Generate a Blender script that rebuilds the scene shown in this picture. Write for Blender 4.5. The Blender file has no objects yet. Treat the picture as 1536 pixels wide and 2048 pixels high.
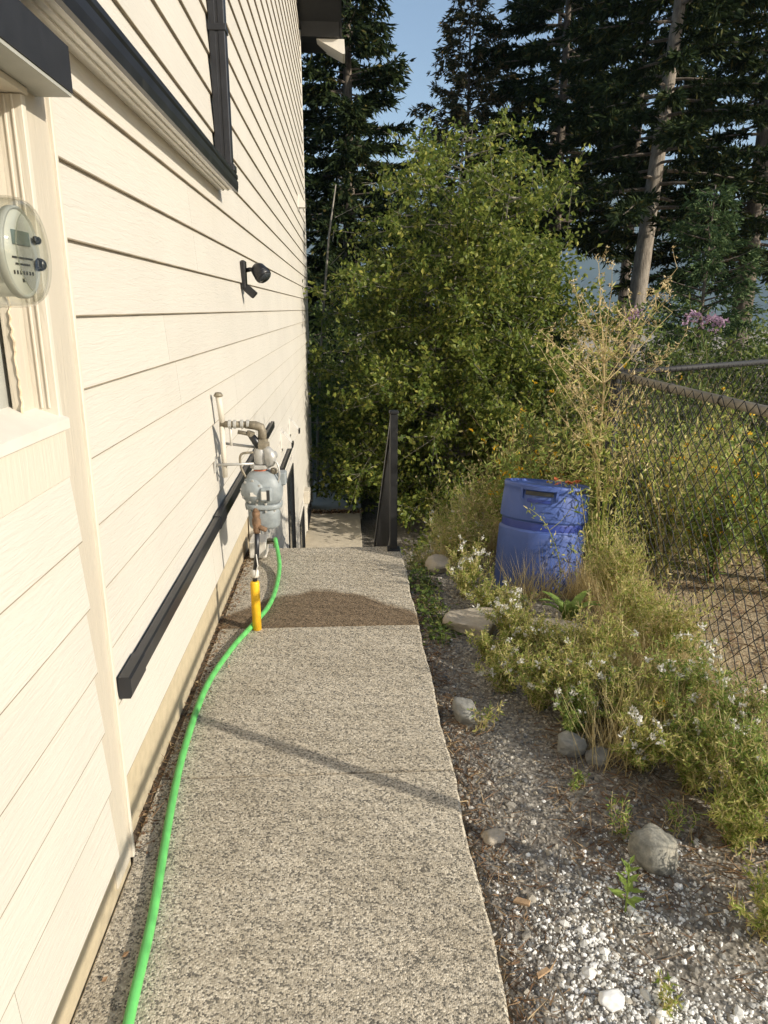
import bpy, math, random
import numpy as np
from mathutils import Vector, Matrix

rng = np.random.default_rng(11)
random.seed(5)
R = math.radians
scene = bpy.context.scene
COL = scene.collection

# ------------------------------------------------------------------ camera
EYE = 1.62
cam_d = bpy.data.cameras.new("camera")
cam = bpy.data.objects.new("camera", cam_d)
COL.objects.link(cam)
cam.location = (0, 0, EYE)
cam.rotation_euler = (R(90 - 15.64), 0, R(-2.97))
cam_d.sensor_fit = 'VERTICAL'
cam_d.sensor_height = 36
cam_d.lens = 1450 / 2048 * 36
cam_d.clip_start = 0.02
cam_d.clip_end = 20000
scene.camera = cam

# ------------------------------------------------------------------ sky, sun, exposure
SUN_EL = R(23)
SUN_AZ = math.atan2(0.857, -0.515)          # clockwise from +Y
world = bpy.data.worlds.new("World")
scene.world = world
world.use_nodes = True
wn = world.node_tree.nodes
wl = world.node_tree.links
sky = wn.new("ShaderNodeTexSky")
sky.sky_type = 'NISHITA'
sky.sun_disc = False
sky.sun_elevation = SUN_EL
sky.sun_rotation = SUN_AZ
sky.air_density = 1.0
sky.dust_density = 1.2
sky.ozone_density = 1.0
wl.new(sky.outputs[0], wn["Background"].inputs[0])
wn["Background"].inputs[1].default_value = 0.125
sd = bpy.data.lights.new("sun", 'SUN')
sd.energy = 5.0
sd.angle = R(0.55)
sd.color = (1.0, 0.92, 0.785)
sun = bpy.data.objects.new("sun", sd)
COL.objects.link(sun)
S = Vector((math.sin(SUN_AZ) * math.cos(SUN_EL), math.cos(SUN_AZ) * math.cos(SUN_EL), math.sin(SUN_EL)))
sun.rotation_euler = S.to_track_quat('Z', 'Y').to_euler()
sun.location = (8, -6, 9)
vs = scene.view_settings
vs.view_transform = 'Standard'
vs.look = 'None'
vs.gamma = 1.0
vs.exposure = 0.5
vs.use_curve_mapping = False
scene.cycles.max_bounces = 6
scene.cycles.transparent_max_bounces = 8
scene.cycles.volume_bounces = 0
scene.cycles.use_denoising = True


# ------------------------------------------------------------------ materials
def new_mat(name):
    m = bpy.data.materials.new(name)
    m.use_nodes = True
    nt = m.node_tree
    b = nt.nodes["Principled BSDF"]
    return m, nt, b


def N(nt, typ, **kw):
    n = nt.nodes.new(typ)
    for k, v in kw.items():
        if k.startswith("i_"):
            n.inputs[k[2:].replace("_", " ")].default_value = v
        else:
            setattr(n, k, v)
    return n


def ramp(nt, stops, interp='LINEAR'):
    r = nt.nodes.new("ShaderNodeValToRGB")
    cr = r.color_ramp
    cr.interpolation = interp
    while len(cr.elements) < len(stops):
        cr.elements.new(0.5)
    for e, (p, c) in zip(cr.elements, stops):
        e.position = p
        e.color = (*c, 1)
    return r


def coords(nt, scale=(1, 1, 1), rot=(0, 0, 0)):
    tc = nt.nodes.new("ShaderNodeTexCoord")
    mp = nt.nodes.new("ShaderNodeMapping")
    mp.inputs["Scale"].default_value = scale
    mp.inputs["Rotation"].default_value = rot
    nt.links.new(tc.outputs["Object"], mp.inputs["Vector"])
    return mp.outputs[0]


def bump(nt, b, h, strength=0.3, dist=0.01):
    bp = nt.nodes.new("ShaderNodeBump")
    bp.inputs["Strength"].default_value = strength
    bp.inputs["Distance"].default_value = dist
    nt.links.new(h, bp.inputs["Height"])
    nt.links.new(bp.outputs[0], b.inputs["Normal"])
    return bp


def simple(name, c, rough=0.6, var=0.15, scale=30, metal=0.0, bmp=0.1, stretch=(1, 1, 1), spec=0.5, dirt=None):
    """plain painted / plastic / metal surface with slight uneven colour, wear and relief"""
    m, nt, b = new_mat(name)
    v = coords(nt, stretch)
    n = N(nt, "ShaderNodeTexNoise", i_Scale=scale, i_Detail=6.0, i_Roughness=0.65)
    nt.links.new(v, n.inputs["Vector"])
    lo = tuple(max(0, x * (1 - var)) for x in c)
    hi = tuple(min(1, x * (1 + var)) for x in c)
    r = ramp(nt, [(0.3, lo), (0.7, hi)])
    nt.links.new(n.outputs[0], r.inputs[0])
    col = r.outputs[0]
    if dirt:
        dn = N(nt, "ShaderNodeTexNoise", i_Scale=dirt[1], i_Detail=8.0, i_Roughness=0.7)
        nt.links.new(v, dn.inputs["Vector"])
        dr = ramp(nt, [(dirt[2], (0, 0, 0)), (dirt[2] + 0.18, (dirt[3],) * 3)])
        nt.links.new(dn.outputs[0], dr.inputs[0])
        mx = N(nt, "ShaderNodeMixRGB")
        nt.links.new(dr.outputs[0], mx.inputs[0])
        nt.links.new(col, mx.inputs[1])
        mx.inputs[2].default_value = (*dirt[0], 1)
        col = mx.outputs[0]
    nt.links.new(col, b.inputs["Base Color"])
    b.inputs["Roughness"].default_value = rough
    b.inputs["Metallic"].default_value = metal
    b.inputs["Specular IOR Level"].default_value = spec
    if bmp:
        bump(nt, b, n.outputs[0], bmp, 0.004)
    return m


def leaf_mat(name, stops, trans=0.35, rough=0.55, spec=0.3):
    """foliage: each leaf takes its own colour from the stops; light passes through a little"""
    m, nt, b = new_mat(name)
    g = N(nt, "ShaderNodeNewGeometry")
    r = ramp(nt, stops)
    nt.links.new(g.outputs["Random Per Island"], r.inputs[0])
    nt.links.new(r.outputs[0], b.inputs["Base Color"])
    b.inputs["Roughness"].default_value = rough
    b.inputs["Specular IOR Level"].default_value = spec
    t = N(nt, "ShaderNodeBsdfTranslucent")
    nt.links.new(r.outputs[0], t.inputs[0])
    mx = N(nt, "ShaderNodeMixShader")
    mx.inputs[0].default_value = trans
    nt.links.new(b.outputs[0], mx.inputs[1])
    nt.links.new(t.outputs[0], mx.inputs[2])
    nt.links.new(mx.outputs[0], nt.nodes["Material Output"].inputs[0])
    return m


def siding_mat(name, c, along='y', strength=0.5):
    """fibre-cement lap board: embossed wood grain under paint"""
    m, nt, b = new_mat(name)
    st = {'y': (1, 5, 62), 'z': (40, 40, 4)}[along]
    v = coords(nt, st)
    d = N(nt, "ShaderNodeTexNoise", i_Scale=0.55, i_Detail=2.0)
    nt.links.new(v, d.inputs["Vector"])
    ad = N(nt, "ShaderNodeMixRGB", blend_type='ADD')
    ad.inputs[0].default_value = 2.2
    nt.links.new(v, ad.inputs[1])
    nt.links.new(d.outputs[1], ad.inputs[2])
    w = N(nt, "ShaderNodeTexNoise", i_Scale=1.3, i_Detail=4.0, i_Roughness=0.6, i_Distortion=0.8)
    nt.links.new(ad.outputs[0], w.inputs["Vector"])
    v2 = coords(nt)
    n = N(nt, "ShaderNodeTexNoise", i_Scale=1.4, i_Detail=5.0, i_Roughness=0.6)
    nt.links.new(v2, n.inputs["Vector"])
    oi = N(nt, "ShaderNodeObjectInfo")
    mm = N(nt, "ShaderNodeMath", operation='MULTIPLY_ADD')
    nt.links.new(oi.outputs["Random"], mm.inputs[0])
    mm.inputs[1].default_value = 0.25
    nt.links.new(n.outputs[0], mm.inputs[2])
    r = ramp(nt, [(0.3, tuple(x * 0.95 for x in c)), (0.85, tuple(min(1, x * 1.05) for x in c))])
    nt.links.new(mm.outputs[0], r.inputs[0])
    nt.links.new(r.outputs[0], b.inputs["Base Color"])
    b.inputs["Roughness"].default_value = 0.55
    b.inputs["Specular IOR Level"].default_value = 0.35
    bump(nt, b, w.outputs[0], strength, 0.006)
    return m


def aggregate_mat(name, stain=False, warm=1.0):
    """exposed-aggregate concrete; the stained slab carries a dried brown water mark"""
    m, nt, b = new_mat(name)
    v = coords(nt)
    vo = N(nt, "ShaderNodeTexVoronoi", i_Scale=190.0)
    nt.links.new(v, vo.inputs["Vector"])
    sep = N(nt, "ShaderNodeSeparateColor")
    nt.links.new(vo.outputs["Color"], sep.inputs[0])
    r = ramp(nt, [(0.0, (0.055, 0.052, 0.048)), (0.2, (0.12, 0.11, 0.09)), (0.29, (0.36, 0.315, 0.24)),
                  (0.7, (0.56, 0.49, 0.38)), (1.0, (0.82, 0.745, 0.61))])
    nt.links.new(sep.outputs[0], r.inputs[0])
    n = N(nt, "ShaderNodeTexNoise", i_Scale=330.0, i_Detail=3.0, i_Roughness=0.7)
    nt.links.new(v, n.inputs["Vector"])
    r2 = ramp(nt, [(0.35, (0.25, 0.23, 0.19)), (0.65, (0.85, 0.76, 0.60))])
    nt.links.new(n.outputs[0], r2.inputs[0])
    mx = N(nt, "ShaderNodeMixRGB", blend_type='MIX')
    mx.inputs[0].default_value = 0.2
    nt.links.new(r.outputs[0], mx.inputs[1])
    nt.links.new(r2.outputs[0], mx.inputs[2])
    big = N(nt, "ShaderNodeTexNoise", i_Scale=2.6, i_Detail=7.0, i_Roughness=0.65)
    nt.links.new(v, big.inputs["Vector"])
    br = ramp(nt, [(0.3, (0.70, 0.68, 0.64)), (0.7, (1.0, 1.0, 1.0))])
    nt.links.new(big.outputs[0], br.inputs[0])
    mu = N(nt, "ShaderNodeMixRGB", blend_type='MULTIPLY')
    mu.inputs[0].default_value = 0.8
    nt.links.new(mx.outputs[0], mu.inputs[1])
    nt.links.new(br.outputs[0], mu.inputs[2])
    col = mu.outputs[0]
    if stain:
        # distance from a curved tide line: y < 4.03 - 0.18*(x-0.0)^... in metres, edge broken by noise
        sx = N(nt, "ShaderNodeSeparateXYZ")
        nt.links.new(v, sx.inputs[0])
        x1 = N(nt, "ShaderNodeMath", operation='ADD')
        nt.links.new(sx.outputs[0], x1.inputs[0])
        x1.inputs[1].default_value = 0.02
        x2 = N(nt, "ShaderNodeMath", operation='MULTIPLY')
        nt.links.new(x1.outputs[0], x2.inputs[0])
        nt.links.new(x1.outputs[0], x2.inputs[1])
        x3 = N(nt, "ShaderNodeMath", operation='MULTIPLY_ADD')
        nt.links.new(x2.outputs[0], x3.inputs[0])
        x3.inputs[1].default_value = 1.35
        nt.links.new(sx.outputs[1], x3.inputs[2])
        nn = N(nt, "ShaderNodeTexNoise", i_Scale=5.0, i_Detail=6.0)
        nt.links.new(v, nn.inputs["Vector"])
        x4 = N(nt, "ShaderNodeMath", operation='MULTIPLY_ADD')
        nt.links.new(nn.outputs[0], x4.inputs[0])
        x4.inputs[1].default_value = 0.22
        nt.links.new(x3.outputs[0], x4.inputs[2])
        mr = N(nt, "ShaderNodeMapRange")
        nt.links.new(x4.outputs[0], mr.inputs[0])
        mr.inputs[1].default_value = 1.13
        mr.inputs[2].default_value = 1.19
        mr.inputs[3].default_value = 0.85
        mr.inputs[4].default_value = 0.0
        ms = N(nt, "ShaderNodeMixRGB", blend_type='MULTIPLY')
        nt.links.new(mr.outputs[0], ms.inputs[0])
        nt.links.new(col, ms.inputs[1])
        ms.inputs[2].default_value = (0.34, 0.25, 0.17, 1)
        col = ms.outputs[0]
    nt.links.new(col, b.inputs["Base Color"])
    b.inputs["Roughness"].default_value = 0.85
    b.inputs["Specular IOR Level"].default_value = 0.3
    ht = N(nt, "ShaderNodeMath", operation='SUBTRACT')
    ht.inputs[0].default_value = 1.0
    nt.links.new(vo.outputs["Distance"], ht.inputs[1])
    bump(nt, b, ht.outputs[0], 0.5, 0.004)
    return m


def ground_mat():
    """stony grey-brown soil beside the path, straw-covered soil beyond the fence"""
    m, nt, b = new_mat("soil")
    v = coords(nt)
    n = N(nt, "ShaderNodeTexNoise", i_Scale=3.2, i_Detail=9.0, i_Roughness=0.68)
    nt.links.new(v, n.inputs["Vector"])
    r = ramp(nt, [(0.32, (0.11, 0.088, 0.065)), (0.5, (0.21, 0.185, 0.15)), (0.68, (0.34, 0.31, 0.26))])
    nt.links.new(n.outputs[0], r.inputs[0])
    vo = N(nt, "ShaderNodeTexVoronoi", i_Scale=85.0)
    nt.links.new(v, vo.inputs["Vector"])
    sp = N(nt, "ShaderNodeSeparateColor")
    nt.links.new(vo.outputs["Color"], sp.inputs[0])
    r2 = ramp(nt, [(0.0, (0.09, 0.08, 0.07)), (0.6, (0.24, 0.22, 0.19)), (0.85, (0.42, 0.385, 0.33)), (1.0, (0.68, 0.64, 0.56))])
    nt.links.new(sp.outputs[0], r2.inputs[0])
    mx = N(nt, "ShaderNodeMixRGB")
    mx.inputs[0].default_value = 0.5
    nt.links.new(r.outputs[0], mx.inputs[1])
    nt.links.new(r2.outputs[0], mx.inputs[2])
    # straw zone
    sx = N(nt, "ShaderNodeSeparateXYZ")
    nt.links.new(v, sx.inputs[0])
    nz = N(nt, "ShaderNodeTexNoise", i_Scale=1.8, i_Detail=6.0)
    nt.links.new(v, nz.inputs["Vector"])
    ma = N(nt, "ShaderNodeMath", operation='MULTIPLY_ADD')
    nt.links.new(nz.outputs[0], ma.inputs[0])
    ma.inputs[1].default_value = 0.9
    nt.links.new(sx.outputs[0], ma.inputs[2])
    mr = N(nt, "ShaderNodeMapRange")
    nt.links.new(ma.outputs[0], mr.inputs[0])
    mr.inputs[1].default_value = 1.75
    mr.inputs[2].default_value = 2.35
    vs_ = coords(nt, (60, 22, 30), (0, 0, 0.6))
    ns = N(nt, "ShaderNodeTexNoise", i_Scale=1.0, i_Detail=5.0, i_Roughness=0.75)
    nt.links.new(vs_, ns.inputs["Vector"])
    rs = ramp(nt, [(0.3, (0.20, 0.15, 0.09)), (0.55, (0.42, 0.33, 0.21)), (0.75, (0.60, 0.50, 0.34))])
    nt.links.new(ns.outputs[0], rs.inputs[0])
    m2 = N(nt, "ShaderNodeMixRGB")
    nt.links.new(mr.outputs[0], m2.inputs[0])
    nt.links.new(mx.outputs[0], m2.inputs[1])
    nt.links.new(rs.outputs[0], m2.inputs[2])
    nt.links.new(m2.outputs[0], b.inputs["Base Color"])
    b.inputs["Roughness"].default_value = 0.95
    b.inputs["Specular IOR Level"].default_value = 0.15
    bump(nt, b, vo.outputs["Distance"], 0.6, 0.008)
    return m


def rock_mat(name, stops, scale=14):
    m, nt, b = new_mat(name)
    v = coords(nt)
    n = N(nt, "ShaderNodeTexNoise", i_Scale=scale, i_Detail=9.0, i_Roughness=0.72)
    nt.links.new(v, n.inputs["Vector"])
    r = ramp(nt, stops)
    nt.links.new(n.outputs[0], r.inputs[0])
    nt.links.new(r.outputs[0], b.inputs["Base Color"])
    b.inputs["Roughness"].default_value = 0.9
    b.inputs["Specular IOR Level"].default_value = 0.25
    bump(nt, b, n.outputs[0], 0.7, 0.02)
    return m


def bark_mat(name, stops):
    m, nt, b = new_mat(name)
    v = coords(nt, (7, 7, 1.6))
    n = N(nt, "ShaderNodeTexNoise", i_Scale=2.4, i_Detail=9.0, i_Roughness=0.7)
    nt.links.new(v, n.inputs["Vector"])
    r = ramp(nt, stops)
    nt.links.new(n.outputs[0], r.inputs[0])
    nt.links.new(r.outputs[0], b.inputs["Base Color"])
    b.inputs["Roughness"].default_value = 0.9
    bump(nt, b, n.outputs[0], 0.8, 0.04)
    return m


CREAM = (0.565, 0.53, 0.465)
M = {}
M['siding'] = siding_mat("painted_siding", CREAM, 'y', 0.5)
M['trim'] = siding_mat("painted_trim", (0.59, 0.54, 0.45), 'z', 0.4)
M['trim_tan'] = siding_mat("weathered_trim", (0.50, 0.45, 0.365), 'z', 0.5)
M['drip_edge'] = simple("dark_drip_edge", (0.27, 0.225, 0.16), 0.8, 0.35, 6, bmp=0)  # darker tan for the bottom edge and underside of each lap board
M['ledge_white'] = simple("ledge_white_paint", (0.84, 0.82, 0.77), 0.5, 0.05, 12, bmp=0.05)
M['white_trim'] = simple("white_paint", (0.64, 0.60, 0.53), 0.5, 0.05, 12, bmp=0.05)
M['sheath'] = simple("sheathing", (0.06, 0.055, 0.05), 0.9, 0.2, 10)
M['foundation'] = simple("painted_concrete", (0.46, 0.385, 0.26), 0.85, 0.10, 22, bmp=0.35, dirt=((0.33, 0.27, 0.18), 4.0, 0.56, 0.55))
M['black_metal'] = simple("black_gutter_metal", (0.016, 0.017, 0.021), 0.32, 0.35, 9, bmp=0.03, dirt=((0.11, 0.10, 0.085), 7.0, 0.60, 0.5))
M['black_rail'] = simple("black_rail_paint", (0.014, 0.014, 0.015), 0.45, 0.3, 18, bmp=0.05)
M['black_plastic'] = simple("black_plastic", (0.012, 0.012, 0.013), 0.35, 0.3, 40, bmp=0.03)
M['charcoal'] = simple("charcoal_metal", (0.018, 0.018, 0.02), 0.5, 0.2, 18, bmp=0.04)
M['lens'] = simple("dark_lens", (0.03, 0.035, 0.04), 0.08, 0.1, 10, bmp=0)
M['agg'] = aggregate_mat("aggregate_concrete")
M['agg_stain'] = aggregate_mat("aggregate_concrete_stained", True)
M['concrete'] = simple("plain_concrete", (0.50, 0.44, 0.34), 0.85, 0.14, 5, bmp=0.25, dirt=((0.24, 0.21, 0.17), 2.6, 0.60, 0.5))
M['grey_block'] = simple("grey_concrete_block", (0.30, 0.30, 0.29), 0.9, 0.25, 9, bmp=0.4)
M['soil'] = ground_mat()
M['dirt'] = simple("dark_dirt", (0.10, 0.075, 0.05), 0.95, 0.5, 45, bmp=0.5)
M['hose'] = simple("green_hose", (0.13, 0.50, 0.13), 0.42, 0.10, 18, bmp=0.04, dirt=((0.16, 0.30, 0.12), 9.0, 0.62, 0.35))
M['meter_grey'] = simple("meter_grey_paint", (0.25, 0.275, 0.28), 0.5, 0.18, 26, bmp=0.12, dirt=((0.22, 0.18, 0.14), 11.0, 0.60, 0.55))
M['cast'] = simple("cast_aluminium", (0.46, 0.45, 0.42), 0.42, 0.15, 40, metal=0.35, bmp=0.2)
M['brass'] = simple("weathered_brass", (0.21, 0.18, 0.13), 0.6, 0.4, 45, metal=0.3, bmp=0.25)
M['rust'] = simple("rusty_orange", (0.17, 0.10, 0.055), 0.85, 0.6, 35, bmp=0.4)
M['red'] = simple("red_gasket", (0.45, 0.13, 0.06), 0.6, 0.15, 30)
M['yellow'] = simple("yellow_sleeve", (0.80, 0.46, 0.02), 0.4, 0.08, 15, bmp=0.05)
M['white_plastic'] = simple("white_plastic", (0.62, 0.59, 0.53), 0.4, 0.05, 15, bmp=0.04)
M['beige'] = simple("beige_box", (0.55, 0.50, 0.41), 0.5, 0.06, 15)
M['dialface'] = simple("meter_face", (0.50, 0.50, 0.44), 0.5, 0.05, 30, bmp=0)
M['lcd'] = simple("lcd", (0.16, 0.20, 0.18), 0.25, 0.05, 30, bmp=0)
M['ink'] = simple("dark_print", (0.03, 0.03, 0.03), 0.5, 0.1, 30, bmp=0)
M['panel_grey'] = simple("grey_panel", (0.36, 0.36, 0.32), 0.5, 0.08, 14, bmp=0.05)
M['caulk'] = simple("peeling_caulk", (0.68, 0.55, 0.38), 0.7, 0.35, 30, bmp=0.4)
M['barrel'] = simple("blue_barrel_plastic", (0.056, 0.10, 0.315), 0.5, 0.10, 7, bmp=0.06, dirt=((0.20, 0.22, 0.42), 5.0, 0.60, 0.45))
M['barrel_dark'] = simple("blue_barrel_band", (0.022, 0.045, 0.25), 0.45, 0.1, 9, bmp=0.05)
M['scrap'] = simple("orange_plastic", (0.62, 0.16, 0.05), 0.5, 0.2, 20)
M['rail_dusty'] = simple("dusty_fence_pipe", (0.26, 0.23, 0.18), 0.55, 0.3, 14, bmp=0.1, stretch=(1, 0.3, 1))
M['wire'] = simple("black_vinyl_wire", (0.018, 0.018, 0.018), 0.7, 0.2, 30, bmp=0)
M['rock'] = rock_mat("granite", [(0.32, (0.11, 0.11, 0.10)), (0.5, (0.27, 0.26, 0.22)), (0.68, (0.46, 0.42, 0.34))])
M['rock_grey'] = rock_mat("grey_stone", [(0.3, (0.15, 0.15, 0.145)), (0.7, (0.36, 0.35, 0.31))], 9)
M['rock_pale'] = rock_mat("pale_stone", [(0.3, (0.34, 0.29, 0.22)), (0.7, (0.58, 0.51, 0.41))], 9)
M['pebble'] = leaf_mat("pebbles", [(0.0, (0.10, 0.10, 0.10)), (0.35, (0.20, 0.19, 0.17)), (0.7, (0.30, 0.27, 0.22)), (0.95, (0.42, 0.38, 0.31)), (1.0, (0.75, 0.72, 0.66))], 0.0, 0.8)
M['pebble_white'] = leaf_mat("white_pebbles", [(0.0, (0.25, 0.245, 0.23)), (0.25, (0.55, 0.54, 0.50)), (0.5, (0.80, 0.78, 0.73)), (1.0, (0.88, 0.87, 0.84))], 0.0, 0.7)
M['wood_chip'] = simple("wood_chip", (0.42, 0.28, 0.16), 0.8, 0.3, 40, bmp=0.3)
M['litter'] = leaf_mat("litter", [(0.0, (0.08, 0.045, 0.025)), (0.5, (0.20, 0.115, 0.06)), (0.8, (0.33, 0.22, 0.12)), (1.0, (0.45, 0.35, 0.2))], 0.1)
M['straw'] = leaf_mat("straw", [(0.0, (0.36, 0.28, 0.13)), (0.5, (0.58, 0.47, 0.23)), (1.0, (0.72, 0.61, 0.36))], 0.3)
M['grass'] = leaf_mat("weed_green", [(0.0, (0.16, 0.24, 0.04)), (0.4, (0.34, 0.40, 0.09)), (0.72, (0.56, 0.52, 0.17)), (1.0, (0.74, 0.64, 0.32))], 0.45)
M['green'] = leaf_mat("fresh_green", [(0.0, (0.12, 0.20, 0.04)), (0.6, (0.26, 0.35, 0.08)), (1.0, (0.44, 0.48, 0.14))], 0.4)
M['strap'] = leaf_mat("strap_leaf", [(0.0, (0.14, 0.24, 0.05)), (1.0, (0.30, 0.40, 0.10))], 0.35)
M['drystem'] = leaf_mat("dry_stem", [(0.0, (0.36, 0.27, 0.12)), (0.6, (0.58, 0.46, 0.24)), (1.0, (0.68, 0.57, 0.34))], 0.15)
M['whitefl'] = leaf_mat("white_petals", [(0.0, (0.62, 0.60, 0.52)), (1.0, (0.85, 0.84, 0.80))], 0.3)
M['yellowfl'] = leaf_mat("yellow_petals", [(0.0, (0.55, 0.30, 0.01)), (1.0, (0.85, 0.56, 0.03))], 0.3)
M['purplefl'] = leaf_mat("mauve_petals", [(0.0, (0.26, 0.15, 0.25)), (1.0, (0.50, 0.36, 0.46))], 0.3)
M['needles'] = leaf_mat("fir_needles", [(0.0, (0.012, 0.022, 0.009)), (0.6, (0.028, 0.043, 0.015)), (0.92, (0.05, 0.07, 0.02)), (1.0, (0.12, 0.10, 0.03))], 0.15, 0.7, 0.1)
M['needles_light'] = leaf_mat("spruce_needles", [(0.0, (0.03, 0.06, 0.025)), (0.6, (0.075, 0.12, 0.045)), (1.0, (0.15, 0.20, 0.08))], 0.2, 0.7, 0.1)
M['needles_brown'] = leaf_mat("sparse_fir_needles", [(0.0, (0.03, 0.04, 0.018)), (0.55, (0.075, 0.075, 0.03)), (1.0, (0.19, 0.13, 0.06))], 0.2, 0.7, 0.1)
M['alder'] = leaf_mat("broad_leaves", [(0.0, (0.05, 0.085, 0.014)), (0.45, (0.13, 0.175, 0.03)), (0.88, (0.26, 0.29, 0.06)), (1.0, (0.45, 0.42, 0.10))], 0.45, 0.45)
M['shrub'] = leaf_mat("shrub_leaves", [(0.0, (0.045, 0.08, 0.018)), (0.6, (0.115, 0.165, 0.034)), (1.0, (0.25, 0.28, 0.075))], 0.33)
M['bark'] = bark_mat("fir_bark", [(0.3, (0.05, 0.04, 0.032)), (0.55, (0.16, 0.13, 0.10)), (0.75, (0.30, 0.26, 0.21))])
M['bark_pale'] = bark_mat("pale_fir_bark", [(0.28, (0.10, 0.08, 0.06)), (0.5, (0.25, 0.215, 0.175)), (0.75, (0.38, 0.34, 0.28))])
M['bark_thin'] = bark_mat("alder_bark", [(0.3, (0.16, 0.14, 0.11)), (0.75, (0.40, 0.37, 0.31))])
M['mountain'] = simple("forest_slope", (0.035, 0.05, 0.03), 1.0, 0.4, 0.004, bmp=0)

gm, gnt, gb = new_mat("clear_cover")
gnt.nodes.remove(gb)
g_t = N(gnt, "ShaderNodeBsdfTransparent")
g_t.inputs[0].default_value = (0.95, 0.955, 0.935, 1)
g_g = N(gnt, "ShaderNodeBsdfGlossy")
g_g.inputs["Roughness"].default_value = 0.05
g_w = N(gnt, "ShaderNodeLayerWeight")
g_p = N(gnt, "ShaderNodeMath", operation='POWER')
gnt.links.new(g_w.outputs["Facing"], g_p.inputs[0])
g_p.inputs[1].default_value = 3.5
g_f = N(gnt, "ShaderNodeMath", operation='MULTIPLY_ADD')
gnt.links.new(g_p.outputs[0], g_f.inputs[0])
g_f.inputs[1].default_value = 0.55
g_f.inputs[2].default_value = 0.04
g_m = N(gnt, "ShaderNodeMixShader")
gnt.links.new(g_f.outputs[0], g_m.inputs[0])
gnt.links.new(g_t.outputs[0], g_m.inputs[1])
gnt.links.new(g_g.outputs[0], g_m.inputs[2])
gnt.links.new(g_m.outputs[0], gnt.nodes["Material Output"].inputs[0])
M['glass'] = gm


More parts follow.
